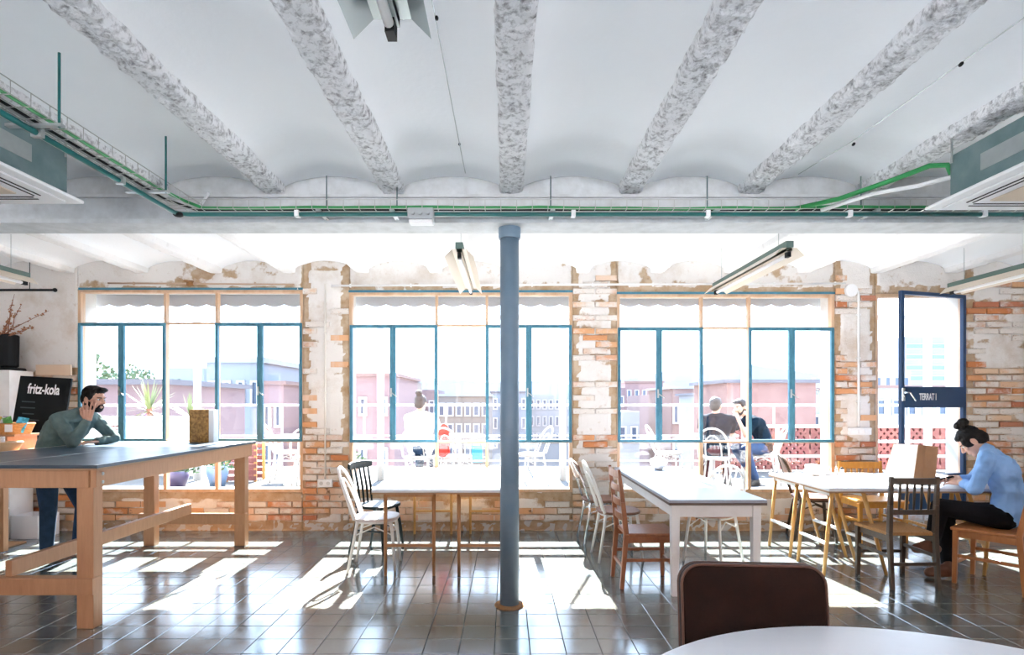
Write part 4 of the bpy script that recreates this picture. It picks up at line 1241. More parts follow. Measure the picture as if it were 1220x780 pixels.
for s in (-.07, .0, .07): MB().box((s, -.019, 0), (.045, .006, .045)).build('rocker', plastic_white, sw, bevel=.002)
j2 = thing('junction_box', 'round white junction box above the pier next to the door', 'junction box', (3.98, WY - .03, 2.78))
MB().tube([(0, .012, 0), (0, -.022, 0)], .075, 20).build('body', white_paint, j2)
MB().tube([(0, -.0221, 0), (0, -.028, 0)], .066, 20).build('cover', plastic_white, j2)
bk_ = thing('bracket', 'small rusty bracket above the first window', 'bracket', (-3.65, WY - .03, 2.86))
MB().box((0, 0, 0), (.075, .03, .05)).build('plate', rust, bk_, bevel=.003); MB().box((0, -.03, .02), (.09, .05, .012)).build('arm', rust, bk_)
# ------------------------------------------------------------------ the roof terrace outside
TF = 0.28
deck = mat('pale terrace paving', (.10, .098, .095), .8, col2=(.085, .083, .08), scale=2)
tf = MB().span(-9, 10, WY + WT, 11.0, TF - .15, TF).build('terrace_floor', deck); tag(tf, 'pale paved roof terrace', kind='structure')
ext = MB().span(-9, -7.0, WY, WY + WT, 0, 3.3); ext.span(6.9, 10, WY, WY + WT, 0, 3.3)
tag(ext.build('wall_outer', reveal_m), kind='structure')
ter_white = mat('white terrace render', (0.592, 0.592, 0.592), .8, col2=(0.528, 0.528, 0.528), scale=3)
par = MB().span(-9, -4.95, 9.55, 9.80, TF, 1.20).build('parapet_wall', ter_white); tag(par, 'white rendered terrace parapet with planting behind it', kind='structure')
MB().span(-9, -4.9, 9.50, 9.85, 1.20, 1.26).build('coping', ter_white, par)
# railing
rl = thing('terrace_railing', 'white tubular railing along the terrace edge', 'railing', (0, 10.6, TF))
MB().tube([(-9, 0, 1.16), (10, 0, 1.16)], .022, 10).build('top_rail', ter_white, rl, smooth=True)
MB().tube([(-9, 0, .60), (10, 0, .60)], .014, 8).build('middle_rail', ter_white, rl, smooth=True)
MB().tube([(-9, 0, .14), (10, 0, .14)], .014, 8).build('bottom_rail', ter_white, rl, smooth=True)
for i in range(13): MB().tube([(-8.6 + i * 1.5, 0, 0), (-8.6 + i * 1.5, 0, 1.15)], .018, 8).build('post', ter_white, rl, smooth=True)
# red lattice parapet beyond the door
lat = thing('lattice_parapet', 'low parapet of red lattice blocks seen through the door', 'parapet', (3.6, 10.2, TF))
red_b = mat('red lattice brick', (0.187, 0.054, 0.054), .85, col2=(0.230, 0.094, 0.079), scale=10, rand=.15)
lb = MB(); bw_, bh_ = .52, .21
for s in (-1, 1):
    for k in range(-2, 4):
        xa = (k * .13) - .065
        a = Vector((max(-bw_ / 2, min(bw_ / 2, xa - s * .105)), 0, 0)); c = Vector((max(-bw_ / 2, min(bw_ / 2, xa + s * .105)), 0, bh_))
        if (c - a).length > .1: lb.bar(a, c, .10, .045)
lbm = lb.mesh('lattice_block', red_b)
for r_ in range(3):
    for k in range(11):
        o = bpy.data.objects.new('lattice_block', lbm); COL.objects.link(o); o.parent = lat; o.location = (.3 + k * .57, 0, .04 + r_ * .26)
    MB().span(0, 6.4, -.055, .055, .245 + r_ * .26, .295 + r_ * .26).build('band', ter_white, lat)
for k in range(6): MB().span(-.03 + k * 1.14, .05 + k * 1.14, -.06, .06, 0, .78).build('pier', ter_white, lat)
# pergola
pg = thing('pergola', 'white steel pergola posts and beam on the terrace', 'pergola', (0, 9.0, TF))
for xx in (-4.80, -1.95, .88, 3.71, 6.55): MB().tube([(xx, 0, 0), (xx, 0, 2.50)], .055, 14).build('post', ter_white, pg, smooth=True)
MB().span(-9, 10, -.03, .03, 2.50, 2.56).build('beam', ter_white, pg)
# awnings rolled in over each window
aw_m = mat('white awning canvas', (.42, .43, .45), .8)
for nm, lab in (('window_1', 'scalloped white awning over the window by the tall table'), ('window_2', 'scalloped white awning over the window behind the column'), ('window_3', 'scalloped white awning over the window behind the grey table')):
    x0, x1, z0, z1 = OPEN[nm]; a0, a1 = x0 - .12, x1 + .12
    t = thing('awning', lab, 'awning', ((a0 + a1) / 2, WY + WT + .01, 2.62), 0, 'rolled awnings'); hw = (a1 - a0) / 2
    MB().span(-hw, hw, .0, .12, .22, .34).build('cassette', ter_white, t)
    b = MB(); n = 96; vs = []; fs = []
    for i in range(n + 1):
        x = -hw + 2 * hw * i / n
        zb = .062 - .028 * abs(math.sin(math.pi * i / n * 12))
        for (y_, z_) in ((.045, .22), (.045, zb), (.050, zb), (.050, .22)): vs.append((x, y_, z_))
    for i in range(n):
        for q in range(4): fs.append((i * 4 + q, i * 4 + (q + 1) % 4, i * 4 + 4 + (q + 1) % 4, i * 4 + 4 + q))
    fs += [(0, 1, 2, 3), (n * 4 + 3, n * 4 + 2, n * 4 + 1, n * 4)]
    b.add(vs, fs); b.build('valance', aw_m, t)
    for xx in (-hw + .5, hw - .6): MB().bar((xx, .06, .24), (xx + .35, .9, .05), .02, .03).build('arm', ter_white, t)

# terrace furniture
def terrace_chair(label, x, y, deg, m=None, g='white terrace chairs'):
    t = hoop_chair('terrace_chair', label, x, y, deg, m or ter_white, m or ter_white, W=.40, BH=.86, style='loops', group=g)
    t.location.z = TF; return t
def terrace_table(label, x, y, r=.36):
    t = thing('terrace_table', label, 'table', (x, y, TF), 0, 'white terrace tables')
    MB().lathe([(r - .008, .70), (r, .708), (r, .722), (r - .008, .73)], 36).build('table_top', ter_white, t)
    MB().lathe([(.06, .70), (.028, .66), (.025, .08), (.05, .05), (.22, .02), (.23, 0)], 18).build('pedestal', ter_white, t, smooth=True)
    return t
terrace_table('round white terrace table between the two seated people', 3.12, 8.72)
terrace_table('round white terrace table beside the person in the white shirt', -.70, 8.72)
terrace_table('round white terrace table outside the window by the tall table', -3.05, 8.55)
terrace_chair('white terrace chair holding the leaning person in navy', 3.80, 8.58, 165)
terrace_chair('white terrace chair holding the grey haired person', 2.90, 8.02, 62)
terrace_chair('white terrace chair holding the person in the white shirt', -1.20, 8.10, 82)
terrace_chair('white terrace chair with a red jacket over its back', -.70, 8.16, 62)
terrace_chair('white terrace chair turned towards the window by the tall table', -2.75, 8.05, 100)
terrace_chair('white terrace chair closest to the red slatted crate', -3.38, 8.95, 10)
terrace_chair('white terrace chair on the column side of the window behind it', .35, 8.5, 150)
terrace_chair('empty white terrace chair behind the grey table window', 2.45, 8.75, 0)
# bottle and glasses
for i, (x, y, lab) in enumerate(((3.0, 8.60, 'drinking glass on the terrace table near the grey haired person'), (3.25, 8.70, 'drinking glass on the terrace table near the person in navy'))):
    gl = thing('glass', lab, 'glass', (x, y, TF + .731))
    MB().lathe([(.026, 0), (.032, .11), (.029, .11), (.023, .01), (0, .01)], 16).build('body', glass_mat('drinking glass %d' % i, (.85, .88, .9), .12), gl, smooth=True)
    MB().lathe([(.022, .011), (.028, .06), (0, .061)], 14).build('drink', mat('amber drink', (.35, .14, .03), .2), gl, smooth=True)
# red jacket over a chair back
red_cloth = mat('red cloth', (.42, .02, .008), .8, col2=(.34, .015, .006), scale=8)
jk = thing('jacket', 'bright red jacket hung over a terrace chair back', 'jacket', (-.81, 7.96, TF + .46), R(62))
b = MB()
for i in range(7):
    u = i / 6 * 2 - 1
    b.capsule((-.035, u * .09 + .05, .02 + .05 * u * u), .028, (.0, u * .06 + .05, .44 - .05 * u * u), .022)
jb_ = b.build('body', red_cloth, jk)
SCULPT = []
def organic(o, voxel, iters=6, fac=.5):
    """fuse the overlapping volumes of a mesh into one smooth skin"""
    m = o.modifiers.new('fuse', 'REMESH'); m.mode = 'VOXEL'; m.voxel_size = voxel; m.use_smooth_shade = True
    if iters:
        s = o.modifiers.new('soft', 'SMOOTH'); s.factor = fac; s.iterations = iters
    dg = bpy.context.evaluated_depsgraph_get(); dg.update()
    me = bpy.data.meshes.new_from_object(o.evaluated_get(dg))
    mats = list(o.data.materials); o.modifiers.clear(); o.data = me
    me.materials.clear()
    for m_ in mats: me.materials.append(m_)
    me.polygons.foreach_set('use_smooth', [True] * len(me.polygons))
    return o
organic(jb_, .012, 5)
# pots, crate, plants
for (x, y, r_, h, col, lab) in ((-4.66, 8.2, .16, .24, (.10, .08, .16), 'dark purple plant pot on the terrace near the tall table'), (-4.16, 8.35, .15, .30, (.16, .26, .44), 'blue glazed plant pot beside the dark one'), (-2.55, 9.3, .2, .3, (.45, .22, .14), 'terracotta pot with a leafy plant by the first pergola post')):
    t = thing('plant_pot', lab, 'pot', (x, y, TF))
    MB().lathe([(r_ * .65, 0), (r_ * .95, h * .6), (r_, h), (r_ * .9, h), (r_ * .82, h * .8), (0, h * .78)], 22).build('pot', mat('glaze %.2f' % x, col, .35), t, smooth=True)
    lv = MB(); rn = random.Random(int(x * 10))
    for k in range(90):
        p = Vector((rn.gauss(0, r_ * .6), rn.gauss(0, r_ * .6), h * .8 + abs(rn.gauss(0, .10)))); d = Vector((rn.uniform(-1, 1), rn.uniform(-1, 1), rn.uniform(0, 1.2))).normalized() * .08; s = d.orthogonal().normalized() * .018
        lv.add([p, p + d * .5 + s, p + d, p + d * .5 - s], [(0, 1, 2, 3)])
    tag(lv.build('leaves', mat('pot leaf', (0.050, 0.110, 0.030), .6, col2=(0.090, 0.150, 0.050), scale=20), t), kind='stuff')
cr = thing('slatted_crate', 'red slatted crate standing on the terrace', 'crate', (-4.05, 9.0, TF))
for k in range(6):
    for s in (-1, 1): MB().span(-.24, .24, s * .17 - .008, s * .17 + .008, .02 + k * .095, .085 + k * .095).build('slat', red_b, cr)
for sx in (-1, 1):
    for sy in (-1, 1): MB().span(sx * .22 - .02, sx * .22 + .02, sy * .15 - .012, sy * .15 + .012, 0, .58).build('corner_post', oak, cr)
yl = mat('yucca leaf', (0.126, 0.162, 0.054), .5, col2=(0.189, 0.203, 0.099), scale=6)
def yucca(label, x, y, z, L, n, seed):
    t = thing('yucca', label, 'plant', (x, y, z), 0, 'yuccas'); rn = random.Random(seed)
    MB().tube([(0, 0, -.9), (.02, 0, -.3), (0, 0, .05)], [.06, .05, .045], 8).build('stem', bark, t)
    for k in range(n):
        a = rn.uniform(0, 2 * math.pi); e = rn.uniform(-.25, 1.4); d = Vector((math.cos(a) * math.cos(e), math.sin(a) * math.cos(e), math.sin(e)))
        l = L * rn.uniform(.75, 1.05); s = d.cross(Vector((0, 0, 1))); s = (s.normalized() if s.length > .01 else Vector((1, 0, 0))) * .022
        b = MB(); vs = []; fs = []
        for i in range(5):
            f = i / 4; p = d * l * f + Vector((0, 0, -.18 * l * f * f * math.cos(e))); w = s * (1.0 if i == 1 else (.7, 1, .8, .45, .05)[i])
            vs += [p - w, p + w + Vector((0, 0, 0.0))]
        for i in range(4): fs.append((2 * i, 2 * i + 1, 2 * i + 3, 2 * i + 2))
        b.add(vs, fs); b.build('leaf', yl, t)
    return t
yucca('spiky yucca with long arching leaves behind the parapet', -6.15, 9.98, 1.35, .62, 42, 1)
yucca('smaller spiky yucca nearer the pergola post', -5.45, 10.0, 1.22, .48, 30, 2)

# ------------------------------------------------------------------ trees, buildings and hills beyond
def tree(label, x, y, z0, h, rx, m, seed, n=2600, lf=.16):
    t = thing('tree', label, 'tree', (x, y, z0), 0, 'trees beyond the terrace'); rn = random.Random(seed)
    MB().tube([(0, 0, 0), (.1, 0, h * .45), (0, .1, h * .8)], [.16, .11, .05], 8).build('trunk', bark, t)
    lv = MB(); cl = [(Vector((rn.uniform(-1, 1) * rx * .65, rn.uniform(-1, 1) * rx * .65, h * rn.uniform(.55, .95))), rn.uniform(.35, .6) * rx) for _ in range(9)]
    for k in range(n):
        c, r_ = cl[k % 9]; d = Vector((rn.gauss(0, 1), rn.gauss(0, 1), rn.gauss(0, 1))).normalized()
        p = c + d * r_ * rn.uniform(.6, 1.0); q_ = Vector((rn.uniform(-1, 1), rn.uniform(-1, 1), rn.uniform(-1, 1))).normalized(); s = q_.orthogonal().normalized()
        lv.add([p, p + q_ * lf * .5 + s * lf * .3, p + q_ * lf, p + q_ * lf * .5 - s * lf * .3], [(0, 1, 2, 3)])
    tag(lv.build('foliage', m, t), kind='stuff')
g1 = mat('tree leaf', (0.060, 0.102, 0.042), .6, col2=(0.120, 0.156, 0.072), scale=3); g2 = mat('dark tree leaf', (0.036, 0.078, 0.048), .6, col2=(0.072, 0.114, 0.060), scale=3)
p = at(120, 470, 17); tree('leafy green tree beyond the terrace wall', p.x, 17, -4, p.z + 4 + 1.3, 1.3, g1, 3)
p = at(186, 455, 22); tree('dark round tree behind the yucca', p.x, 22, -4, p.z + 4 + .6, 1.1, g2, 4, 1800)
p = at(985, 440, 30); tree('bare looking tree beside the red brick block', p.x, 30, -6, p.z + 6 + .4, 1.2, mat('sparse leaf', (.25, .26, .2), .7), 6, 500, .12)

win_m = mat('far window glass', (.05, .07, .11), .2); wf_m = mat('far window surround', (.34, .33, .33), .8)
def building(label, px0, px1, pyt, Y, m, cols=0, rows=0, depth=6.0, floor=3.0, cap=None, caph=.25, wfrac=.42, hfrac=.5, winm=None, top_off=.9, zb=-14, extra=None):
    x0, x1 = (px0 - VPX) * Y / FPX, (px1 - VPX) * Y / FPX; zt = EYE + (VPY - pyt) * Y / FPX
    t = thing('building', label, 'building', ((x0 + x1) / 2, Y, zb), 0, 'houses beyond the terrace'); w = x1 - x0; H = zt - zb
    MB().span(-w / 2, w / 2, 0, depth, 0, H).build('wall', m, t)
    if cap is not None: MB().span(-w / 2 - .15, w / 2 + .15, -.15, depth + .15, H, H + caph).build('cornice', cap, t)
    for r_ in range(rows):
        for c in range(cols):
            cw_ = w / cols; xx = -w / 2 + cw_ * (c + .5); zz = H - top_off - floor * r_ - floor * hfrac / 2
            ww, hh = cw_ * wfrac, floor * hfrac
            f = MB(); ring(f, xx - ww / 2 - .08, xx + ww / 2 + .08, zz - hh / 2 - .08, zz + hh / 2 + .08, .10, -.09, .02)
            fo = f.build('window', wf_m, t)
            MB().span(xx - ww / 2, xx + ww / 2, -.03, .01, zz - hh / 2, zz + hh / 2).build('pane', winm or win_m, fo)
    return t
c_pink = mat('pink render', (0.196, 0.128, 0.128), .9, col2=(0.172, 0.114, 0.118), scale=.4)
c_mauve = mat('mauve brick', (0.132, 0.090, 0.098), .9, col2=(0.156, 0.106, 0.109), scale=.6)
c_grey = mat('blue grey render', (0.196, 0.215, 0.251), .9, col2=(0.172, 0.196, 0.235), scale=.3)
c_tan = mat('tan render', (0.181, 0.152, 0.128), .9, col2=(0.156, 0.132, 0.118), scale=.3)
c_white = mat('far white render', (0.235, 0.239, 0.251), .9)
c_red = mat('red brick far', (0.149, 0.082, 0.074), .9, col2=(0.181, 0.109, 0.098), scale=2.5, bump=.3, bscale=8)
c_dark = mat('dark coping', (.09, .085, .10), .8)
c_roof = mat('tiled roof', (0.172, 0.109, 0.098), .9)
building('mauve brick wall with dark coping behind the yucca', 96, 196, 458, 13.0, c_mauve, 0, 0, 4, cap=c_dark, caph=.12)
building('pale grey block with small windows beside the yucca wall', 198, 243, 438, 36, c_grey, 3, 2, 6, wfrac=.3, hfrac=.35)
building('blue white house with a roof vent slot beyond the railing', 246, 312, 432, 27, c_grey, 4, 3, 6, wfrac=.35, hfrac=.35, cap=c_white)
building('pink stepped house next to the blue white one', 312, 338, 458, 24, c_pink, 2, 2, 6, floor=1.6, wfrac=.35, cap=c_roof, caph=.15)
building('taller pink house at the edge of the first window', 338, 372, 446, 34, c_pink, 2, 3, 6, floor=1.6, wfrac=.35, cap=c_white, caph=.15)
building('plain pink gable house behind the pergola post', 420, 470, 448, 23, c_pink, 2, 2, 6, floor=2.0, wfrac=.2, hfrac=.3, cap=c_roof, caph=.12)
building('yellowish narrow house beside the pink gable', 470, 486, 452, 30, c_tan, 1, 3, 5, floor=1.8)
building('mauve house low behind the person in white', 486, 520, 464, 45, c_mauve, 3, 2, 6, floor=2.0)
ten = building('tan apartment block with rows of windows and a teal shutter', 521, 583, 472, 38, c_tan, 6, 4, 8, floor=1.35, wfrac=.5, hfrac=.55, cap=c_white, caph=.15, top_off=.5)
MB().span(.55, 1.25, -.12, -.02, 11.6, 12.7).build('shutter', mat('teal shutter', (.02, .22, .32), .6), ten)
building('grey block of flats beside the tan block', 586, 628, 468, 48, c_grey, 5, 3, 8, floor=1.6, cap=c_dark, caph=.15, top_off=.5)
building('pale terraced block with many windows behind the column', 630, 690, 470, 52, c_white, 8, 3, 8, floor=1.5, top_off=.5)
building('violet house cluster on the skyline', 690, 745, 462, 60, c_mauve, 6, 2, 8, floor=2.0)
building('low white house under the violet skyline', 735, 762, 490, 33, c_white, 2, 1, 6, floor=1.5)
building('stepped pink roof house past the grey table', 745, 790, 456, 70, c_pink, 5, 2, 8, floor=2.2, cap=c_roof)
building('pink house with dark shutters past the grey table', 776, 812, 470, 40, c_pink, 4, 2, 8, floor=1.6)
building('long rose roofed block behind the two seated people', 800, 860, 463, 31, c_roof, 6, 2, 5, floor=1.8, cap=c_white, caph=.12)
building('small white stair house in front of the rose block', 842, 866, 470, 25, c_white, 2, 2, 4, floor=1.6, cap=c_dark, caph=.1)
building('wide red brick building with dark cornice', 866, 972, 456, 20, c_red, 0, 0, 3.5, cap=c_dark, caph=.12)
building('white block with hanging laundry line past the red brick one', 962, 1030, 470, 24, c_white, 4, 2, 5, floor=1.6)
tw = at(1102, 398, 95)
building('tall pale banded office tower seen through the door', 1078, 1126, 401, 95, c_grey, 1, 6, 8, floor=1.75, wfrac=.96, hfrac=.42, winm=mat('tower glass', (.10, .15, .25), .2), top_off=1.2)
building('low pale houses below the tower', 1030, 1085, 442, 80, c_white, 5, 3, 8, floor=2.4)
building('wide white rooftop house seen through the door', 1040, 1150, 462, 42, c_white, 6, 2, 8, floor=2.0, cap=c_roof, caph=.2)
hill = MB(); rn = random.Random(2); vs = []; fs = []; N = 60
for i in range(N + 1):
    x = -300 + 900 * i / N
    h = 10 + 14 * math.exp(-((x - 130) / 60) ** 2) + 6 * math.exp(-((x + 60) / 80) ** 2) + 2 * fbm(x * .03, 0, 0)
    vs += [(x, 330, -30), (x, 330, h), (x, 420, h * .8), (x, 420, -30)]
for i in range(N):
    for q in range(4): fs.append((i * 4 + q, i * 4 + 4 + q, i * 4 + 4 + (q + 1) % 4, i * 4 + (q + 1) % 4))
fs += [(0, 1, 2, 3), (N * 4 + 3, N * 4 + 2, N * 4 + 1, N * 4)]
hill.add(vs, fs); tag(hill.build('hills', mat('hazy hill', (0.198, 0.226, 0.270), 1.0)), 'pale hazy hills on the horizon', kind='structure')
gr = MB().span(-400, 600, 11.5, 600, -15, -14).build('ground', mat('street grey', (.4, .4, .4), .9)); tag(gr, 'streets far below the terrace', kind='structure')
MB().span(-9, 10, WY, 11.0, -14, TF - .151).build('building_mass', ter_white, tf)

# unseen courtyard and brown building added so daylight reaches the ceiling
cy = building('unseen brown building added opposite the rear windows', 0, 0, 0, 1, c_white)
for ch in list(cy.children): bpy.data.objects.remove(ch)
cy.location = (0, -16.0, -3.0)
MB().span(-22, 22, -4, 0, 0, 20).build('wall', mat('added courtyard brick', (.14, .09, .07), .9), cy)
for r_ in range(3):
    for k in range(9):
        f = MB(); xx = -12 + k * 3; zz = 2.0 + r_ * 3.2; ring(f, xx - .55, xx + .55, zz - .8, zz + .8, .08, -.02, .06); fo = f.build('window', wf_m, cy)
        MB().span(xx - .47, xx + .47, -.01, .02, zz - .72, zz + .72).build('pane', win_m, fo)
tag(MB().span(-22, 22, -16.0, YR - .25, -.3, -.15).build('bounce_courtyard', mat('white bounce ground', (.80, .80, .80), .9)), 'white courtyard ground added behind the room to bounce daylight', kind='structure')  # white ground added to bounce sun up through the rear windows
# ------------------------------------------------------------------ people
skin_m = mat('skin', (.50, .27, .19), .55, col2=(.55, .30, .21), scale=8)
skin_l = mat('light skin', (.60, .36, .27), .55)
hair_b = mat('black hair', (.006, .005, .005), .65, col2=(.012, .010, .009), scale=60, stretch=(1, 1, .2), bump=.4, bscale=120, spec=.2)
hair_br = mat('brown hair', (.018, .011, .009), .5, bump=.4, bscale=120)
hair_g = mat('grey hair', (.04, .038, .038), .5, bump=.4, bscale=120)
eye_w = mat('eye white', (.7, .7, .68), .2); eye_d = mat('dark iris', (.02, .012, .01), .15)
jeans = mat('dark blue jeans', (.012, .030, .060), .85, col2=(.018, .042, .085), scale=18, bump=.15, bscale=150, spec=.2)
black_tr = mat('black trousers', (.005, .005, .007), .9, col2=(.008, .008, .011), scale=10, spec=.15)
sweater = mat('grey green sweater', (.085, .135, .130), .9, col2=(.12, .175, .165), scale=14, bump=.3, bscale=160)
blue_shirt = mat('light blue shirt', (.20, .38, .70), .75, col2=(.26, .45, .76), scale=5, bump=.25, bscale=12)
navy = mat('navy t-shirt', (.003, .011, .022), .9, spec=.1); white_sh = mat('white shirt', (.72, .72, .74), .8)
denim_l = mat('mid blue jeans', (.02, .05, .13), .85); maroon = mat('maroon trousers', (.07, .02, .025), .85)
boot = mat('brown leather boot', (.12, .045, .02), .5); shoe_d = mat('dark shoe', (.015, .014, .014), .5)
V = Vector
def hand(mb, wr, d, up, thumb, curl=.5, L=.18):
    """palm and five fingers; d points along the hand, up away from the palm's back, thumb towards the thumb side"""
    d = V(d).normalized(); up = V(up); up = (up - d * up.dot(d)).normalized(); th = V(thumb); th = (th - d * th.dot(d) - up * th.dot(up)).normalized()
    pl = L * .48
    for k, f in enumerate((-.5, -.17, .17, .5)):
        mb.capsule(wr + th * (f * .045), .013, wr + d * pl + th * (f * .074), .0115, 8)
    lens = (.036, .043, .046, .040)        # little to index
    for k, f in enumerate((-.5, -.17, .17, .5)):
        p = wr + d * pl + th * (f * .080); dd = d; n_ = V(up)
        for j in range(3):
            a = curl * (.5 + .45 * j)
            dd2 = (d * math.cos(a) - up * math.sin(a) + th * f * .22).normalized()
            q_ = p + dd2 * lens[k] * (1, .72, .55)[j] * L / .18
            mb.capsule(p, .0092 - .0008 * j, q_, .0086 - .0008 * j, 8); p = q_
    b0 = wr + d * pl * .25 + th * .028
    b1 = b0 + (d * .7 + th * .6 - up * .15).normalized() * .042; b2 = b1 + (d * .9 + th * .25 - up * .3).normalized() * .034
    mb.capsule(b0, .014, b1, .0115, 8); mb.capsule(b1, .0112, b2, .009, 8)

def person(label, root, J, M, voxel=.008, sleeve='long', hair='short', collar=False, beard=False, hands=None, group=None):
    """J: joints in world space; fwd/hup: where the face looks and the crown points"""
    t = thing('person', label, 'person', root, 0, group)
    o_ = V(root); P = {k: V(v) - o_ if k not in ('fwd', 'hup') else V(v).normalized() for k, v in J.items()}
    up = P['hup']; fw = (P['fwd'] - up * P['fwd'].dot(up)).normalized(); rt = fw.cross(up).normalized()
    def hd(x, y, z): return P['head'] + rt * x + fw * y + up * z       # head space: x to the person's right, y forward, z up
    HM = Matrix((rt, fw, up)).transposed()
    b = MB()
    # trunk
    sp = (P['neck'] - P['pelvis']); lat_s = (P['shR'] - P['shL']).normalized(); lat_h = (P['hipR'] - P['hipL']).normalized()
    def trunk(mb, g):
        chest = P['pelvis'].lerp(P['neck'], .70); waist = P['pelvis'].lerp(P['neck'], .36)
        if 'waist' in P: waist = P['waist']
        if 'chest' in P: chest = P['chest']
        for s in (-1, 1):
            mb.capsule(P['pelvis'] + lat_h * s * .075, .105 + g, waist + lat_s * s * .060, .093 + g)
            mb.capsule(waist + lat_s * s * .060, .093 + g, chest + lat_s * s * .085, .108 + g)
            mb.capsule(chest + lat_s * s * .085, .105 + g, (P['shL'] if s < 0 else P['shR']) - lat_s * s * .03, .062 + g)
            mb.capsule(P['neck'] - sp.normalized() * .01, .058 + g, (P['shL'] if s < 0 else P['shR']), .052 + g)
    trunk(b, -.008)
    b.capsule(P['neck'] - sp.normalized() * .03, .054, hd(0, -.012, -.075), .050)
    for s in 'LR':
        b.capsule(P['sh' + s], .050, P['el' + s], .037); b.capsule(P['el' + s], .038, P['wr' + s], .025)
        b.capsule(P['hip' + s], .080, P['kn' + s], .052); b.capsule(P['kn' + s], .052, P['an' + s], .034)
        b.capsule(P['an' + s], .034, P['to' + s], .026)
        h = (hands or {}).get(s)
        if h: hand(b, P['wr' + s], *h)
        else:
            d = (P['wr' + s] - P['el' + s]).normalized(); hand(b, P['wr' + s], d, V((0, 0, 1)) if abs(d.z) < .9 else V((0, 1, 0)), fw, .5)
    # head: skull, jaw, brow, nose, lips, chin, ears
    b.ellipsoid(hd(0, -.012, .030), (.075, .094, .090), HM); b.ellipsoid(hd(0, .022, -.035), (.060, .066, .075), HM)
    b.ellipsoid(hd(0, .060, -.090), (.032, .026, .022), HM); b.ellipsoid(hd(0, .070, .030), (.052, .016, .014), HM)
    b.capsule(hd(0, .080, .018), .009, hd(0, .108, -.022), .0125, 8)
    for s in (-1, 1):
        b.ellipsoid(hd(s * .013, .094, -.027), (.010, .010, .008), HM); b.ellipsoid(hd(s * .077, -.012, -.008), (.012, .022, .034), HM)
        b.ellipsoid(hd(s * .042, .062, -.018), (.022, .018, .018), HM)
    b.ellipsoid(hd(0, .087, -.053), (.024, .010, .006), HM); b.ellipsoid(hd(0, .085, -.064), (.021, .010, .007), HM)
    body = b.build('body', M['skin'], t); organic(body, voxel, 2 if voxel < .01 else 4)
    for s in (-1, 1):
        e = MB().ellipsoid(hd(s * .031, .072, .008), (.0115, .0115, .0085), HM, 12, 8).build('eye', eye_w, t, smooth=True)
        MB().ellipsoid(hd(s * .031, .0815, .008), (.0060, .0042, .0060), HM, 10, 6).build('iris', eye_d, e, smooth=True)
        MB().capsule(hd(s * .016, .086, .026), .0045, hd(s * .050, .074, .028), .0035, 6).build('eyebrow', M['hair'], t, smooth=True)
    # clothes
    sh = MB(); trunk(sh, .010)
    for s in 'LR':
        if sleeve == 'long':
            e = P['el' + s].lerp(P['wr' + s], M.get('cuff', .88)); sh.capsule(P['sh' + s], .066, P['el' + s], .054); sh.capsule(P['el' + s], .054, e, .040)
            sh.capsule(P['el' + s].lerp(P['wr' + s], M.get('cuff', .88) - .10), .042, e, .042)
        else:
            sh.capsule(P['sh' + s], .066, P['sh' + s].lerp(P['el' + s], .62), .058)
    if collar: sh.capsule(P['neck'] - sp.normalized() * .02, .066, P['neck'] + sp.normalized() * .025, .060)
    else: sh.capsule(P['neck'] - sp.normalized() * .03, .066, P['neck'] + sp.normalized() * .002, .060)
    so_ = sh.build('shirt', M['shirt'], t); organic(so_, voxel * 1.15, 5)
    dsp = so_.modifiers.new('folds', 'DISPLACE'); tx = bpy.data.textures.get('folds') or bpy.data.textures.new('folds', 'CLOUDS'); tx.noise_scale = .07; tx.noise_depth = 1
    dsp.texture = tx; dsp.strength = .022; dsp.mid_level = .5
    tr = MB()
    for s in (-1, 1):
        k = 'L' if s < 0 else 'R'
        tr.capsule(P['pelvis'] + lat_h * s * .06 + V((0, 0, .0)), .117, P['hip' + k], .104)
        tr.capsule(P['hip' + k], .102, P['kn' + k], .070); tr.capsule(P['kn' + k], .070, P['an' + k].lerp(P['kn' + k], .10), .056)
    to_ = tr.build('trousers', M['trousers'], t); organic(to_, voxel * 1.15, 5)
    for s in 'LR':
        f = MB(); a, c = P['an' + s], P['to' + s]; d = (c - a); d.z = 0
        d = d.normalized() if d.length > .01 else V((0, 1, 0))
        f.capsule(a + V((0, 0, .035)), .046, a + V((0, 0, -.02)), .046); f.capsule(a - d * .03 + V((0, 0, -.028)), .040, c, .036); f.capsule(a + d * .02, .044, c + V((0, 0, .012)), .032)
        organic(f.build('shoe', M['shoe'], t), voxel, 3)
    # hair
    h = MB()
    if hair in ('short', 'bun', 'bald_back'):
        h.ellipsoid(hd(0, -.022, .050), (.083, .094, .082), HM); h.ellipsoid(hd(0, -.055, .005), (.078, .060, .080), HM)
        if hair != 'bun': h.ellipsoid(hd(0, .040, .092), (.066, .050, .030), HM)
        else: h.ellipsoid(hd(0, .028, .080), (.066, .046, .030), HM)
        for s in (-1, 1): h.ellipsoid(hd(s * .066, -.005, .035), (.018, .045, .045), HM); 
        if hair == 'short': h.ellipsoid(hd(0, .072, .098), (.052, .034, .024), HM)
        if hair == 'bun':
            h.ellipsoid(hd(0, -.075, .150), (.050, .050, .042), HM); h.ellipsoid(hd(-.01, -.040, .160), (.034, .036, .028), HM); h.ellipsoid(hd(0, -.080, -.01), (.070, .046, .065), HM); h.ellipsoid(hd(-.062, .02, .02), (.022, .045, .05), HM); h.ellipsoid(hd(.062, .02, .02), (.022, .045, .05), HM)
    ho = h.build('hair', M['hair'], t); organic(ho, voxel, 3)
    d2 = ho.modifiers.new('strands', 'DISPLACE'); t2 = bpy.data.textures.get('strands') or bpy.data.textures.new('strands', 'CLOUDS'); t2.noise_scale = .018; d2.texture = t2; d2.strength = .012
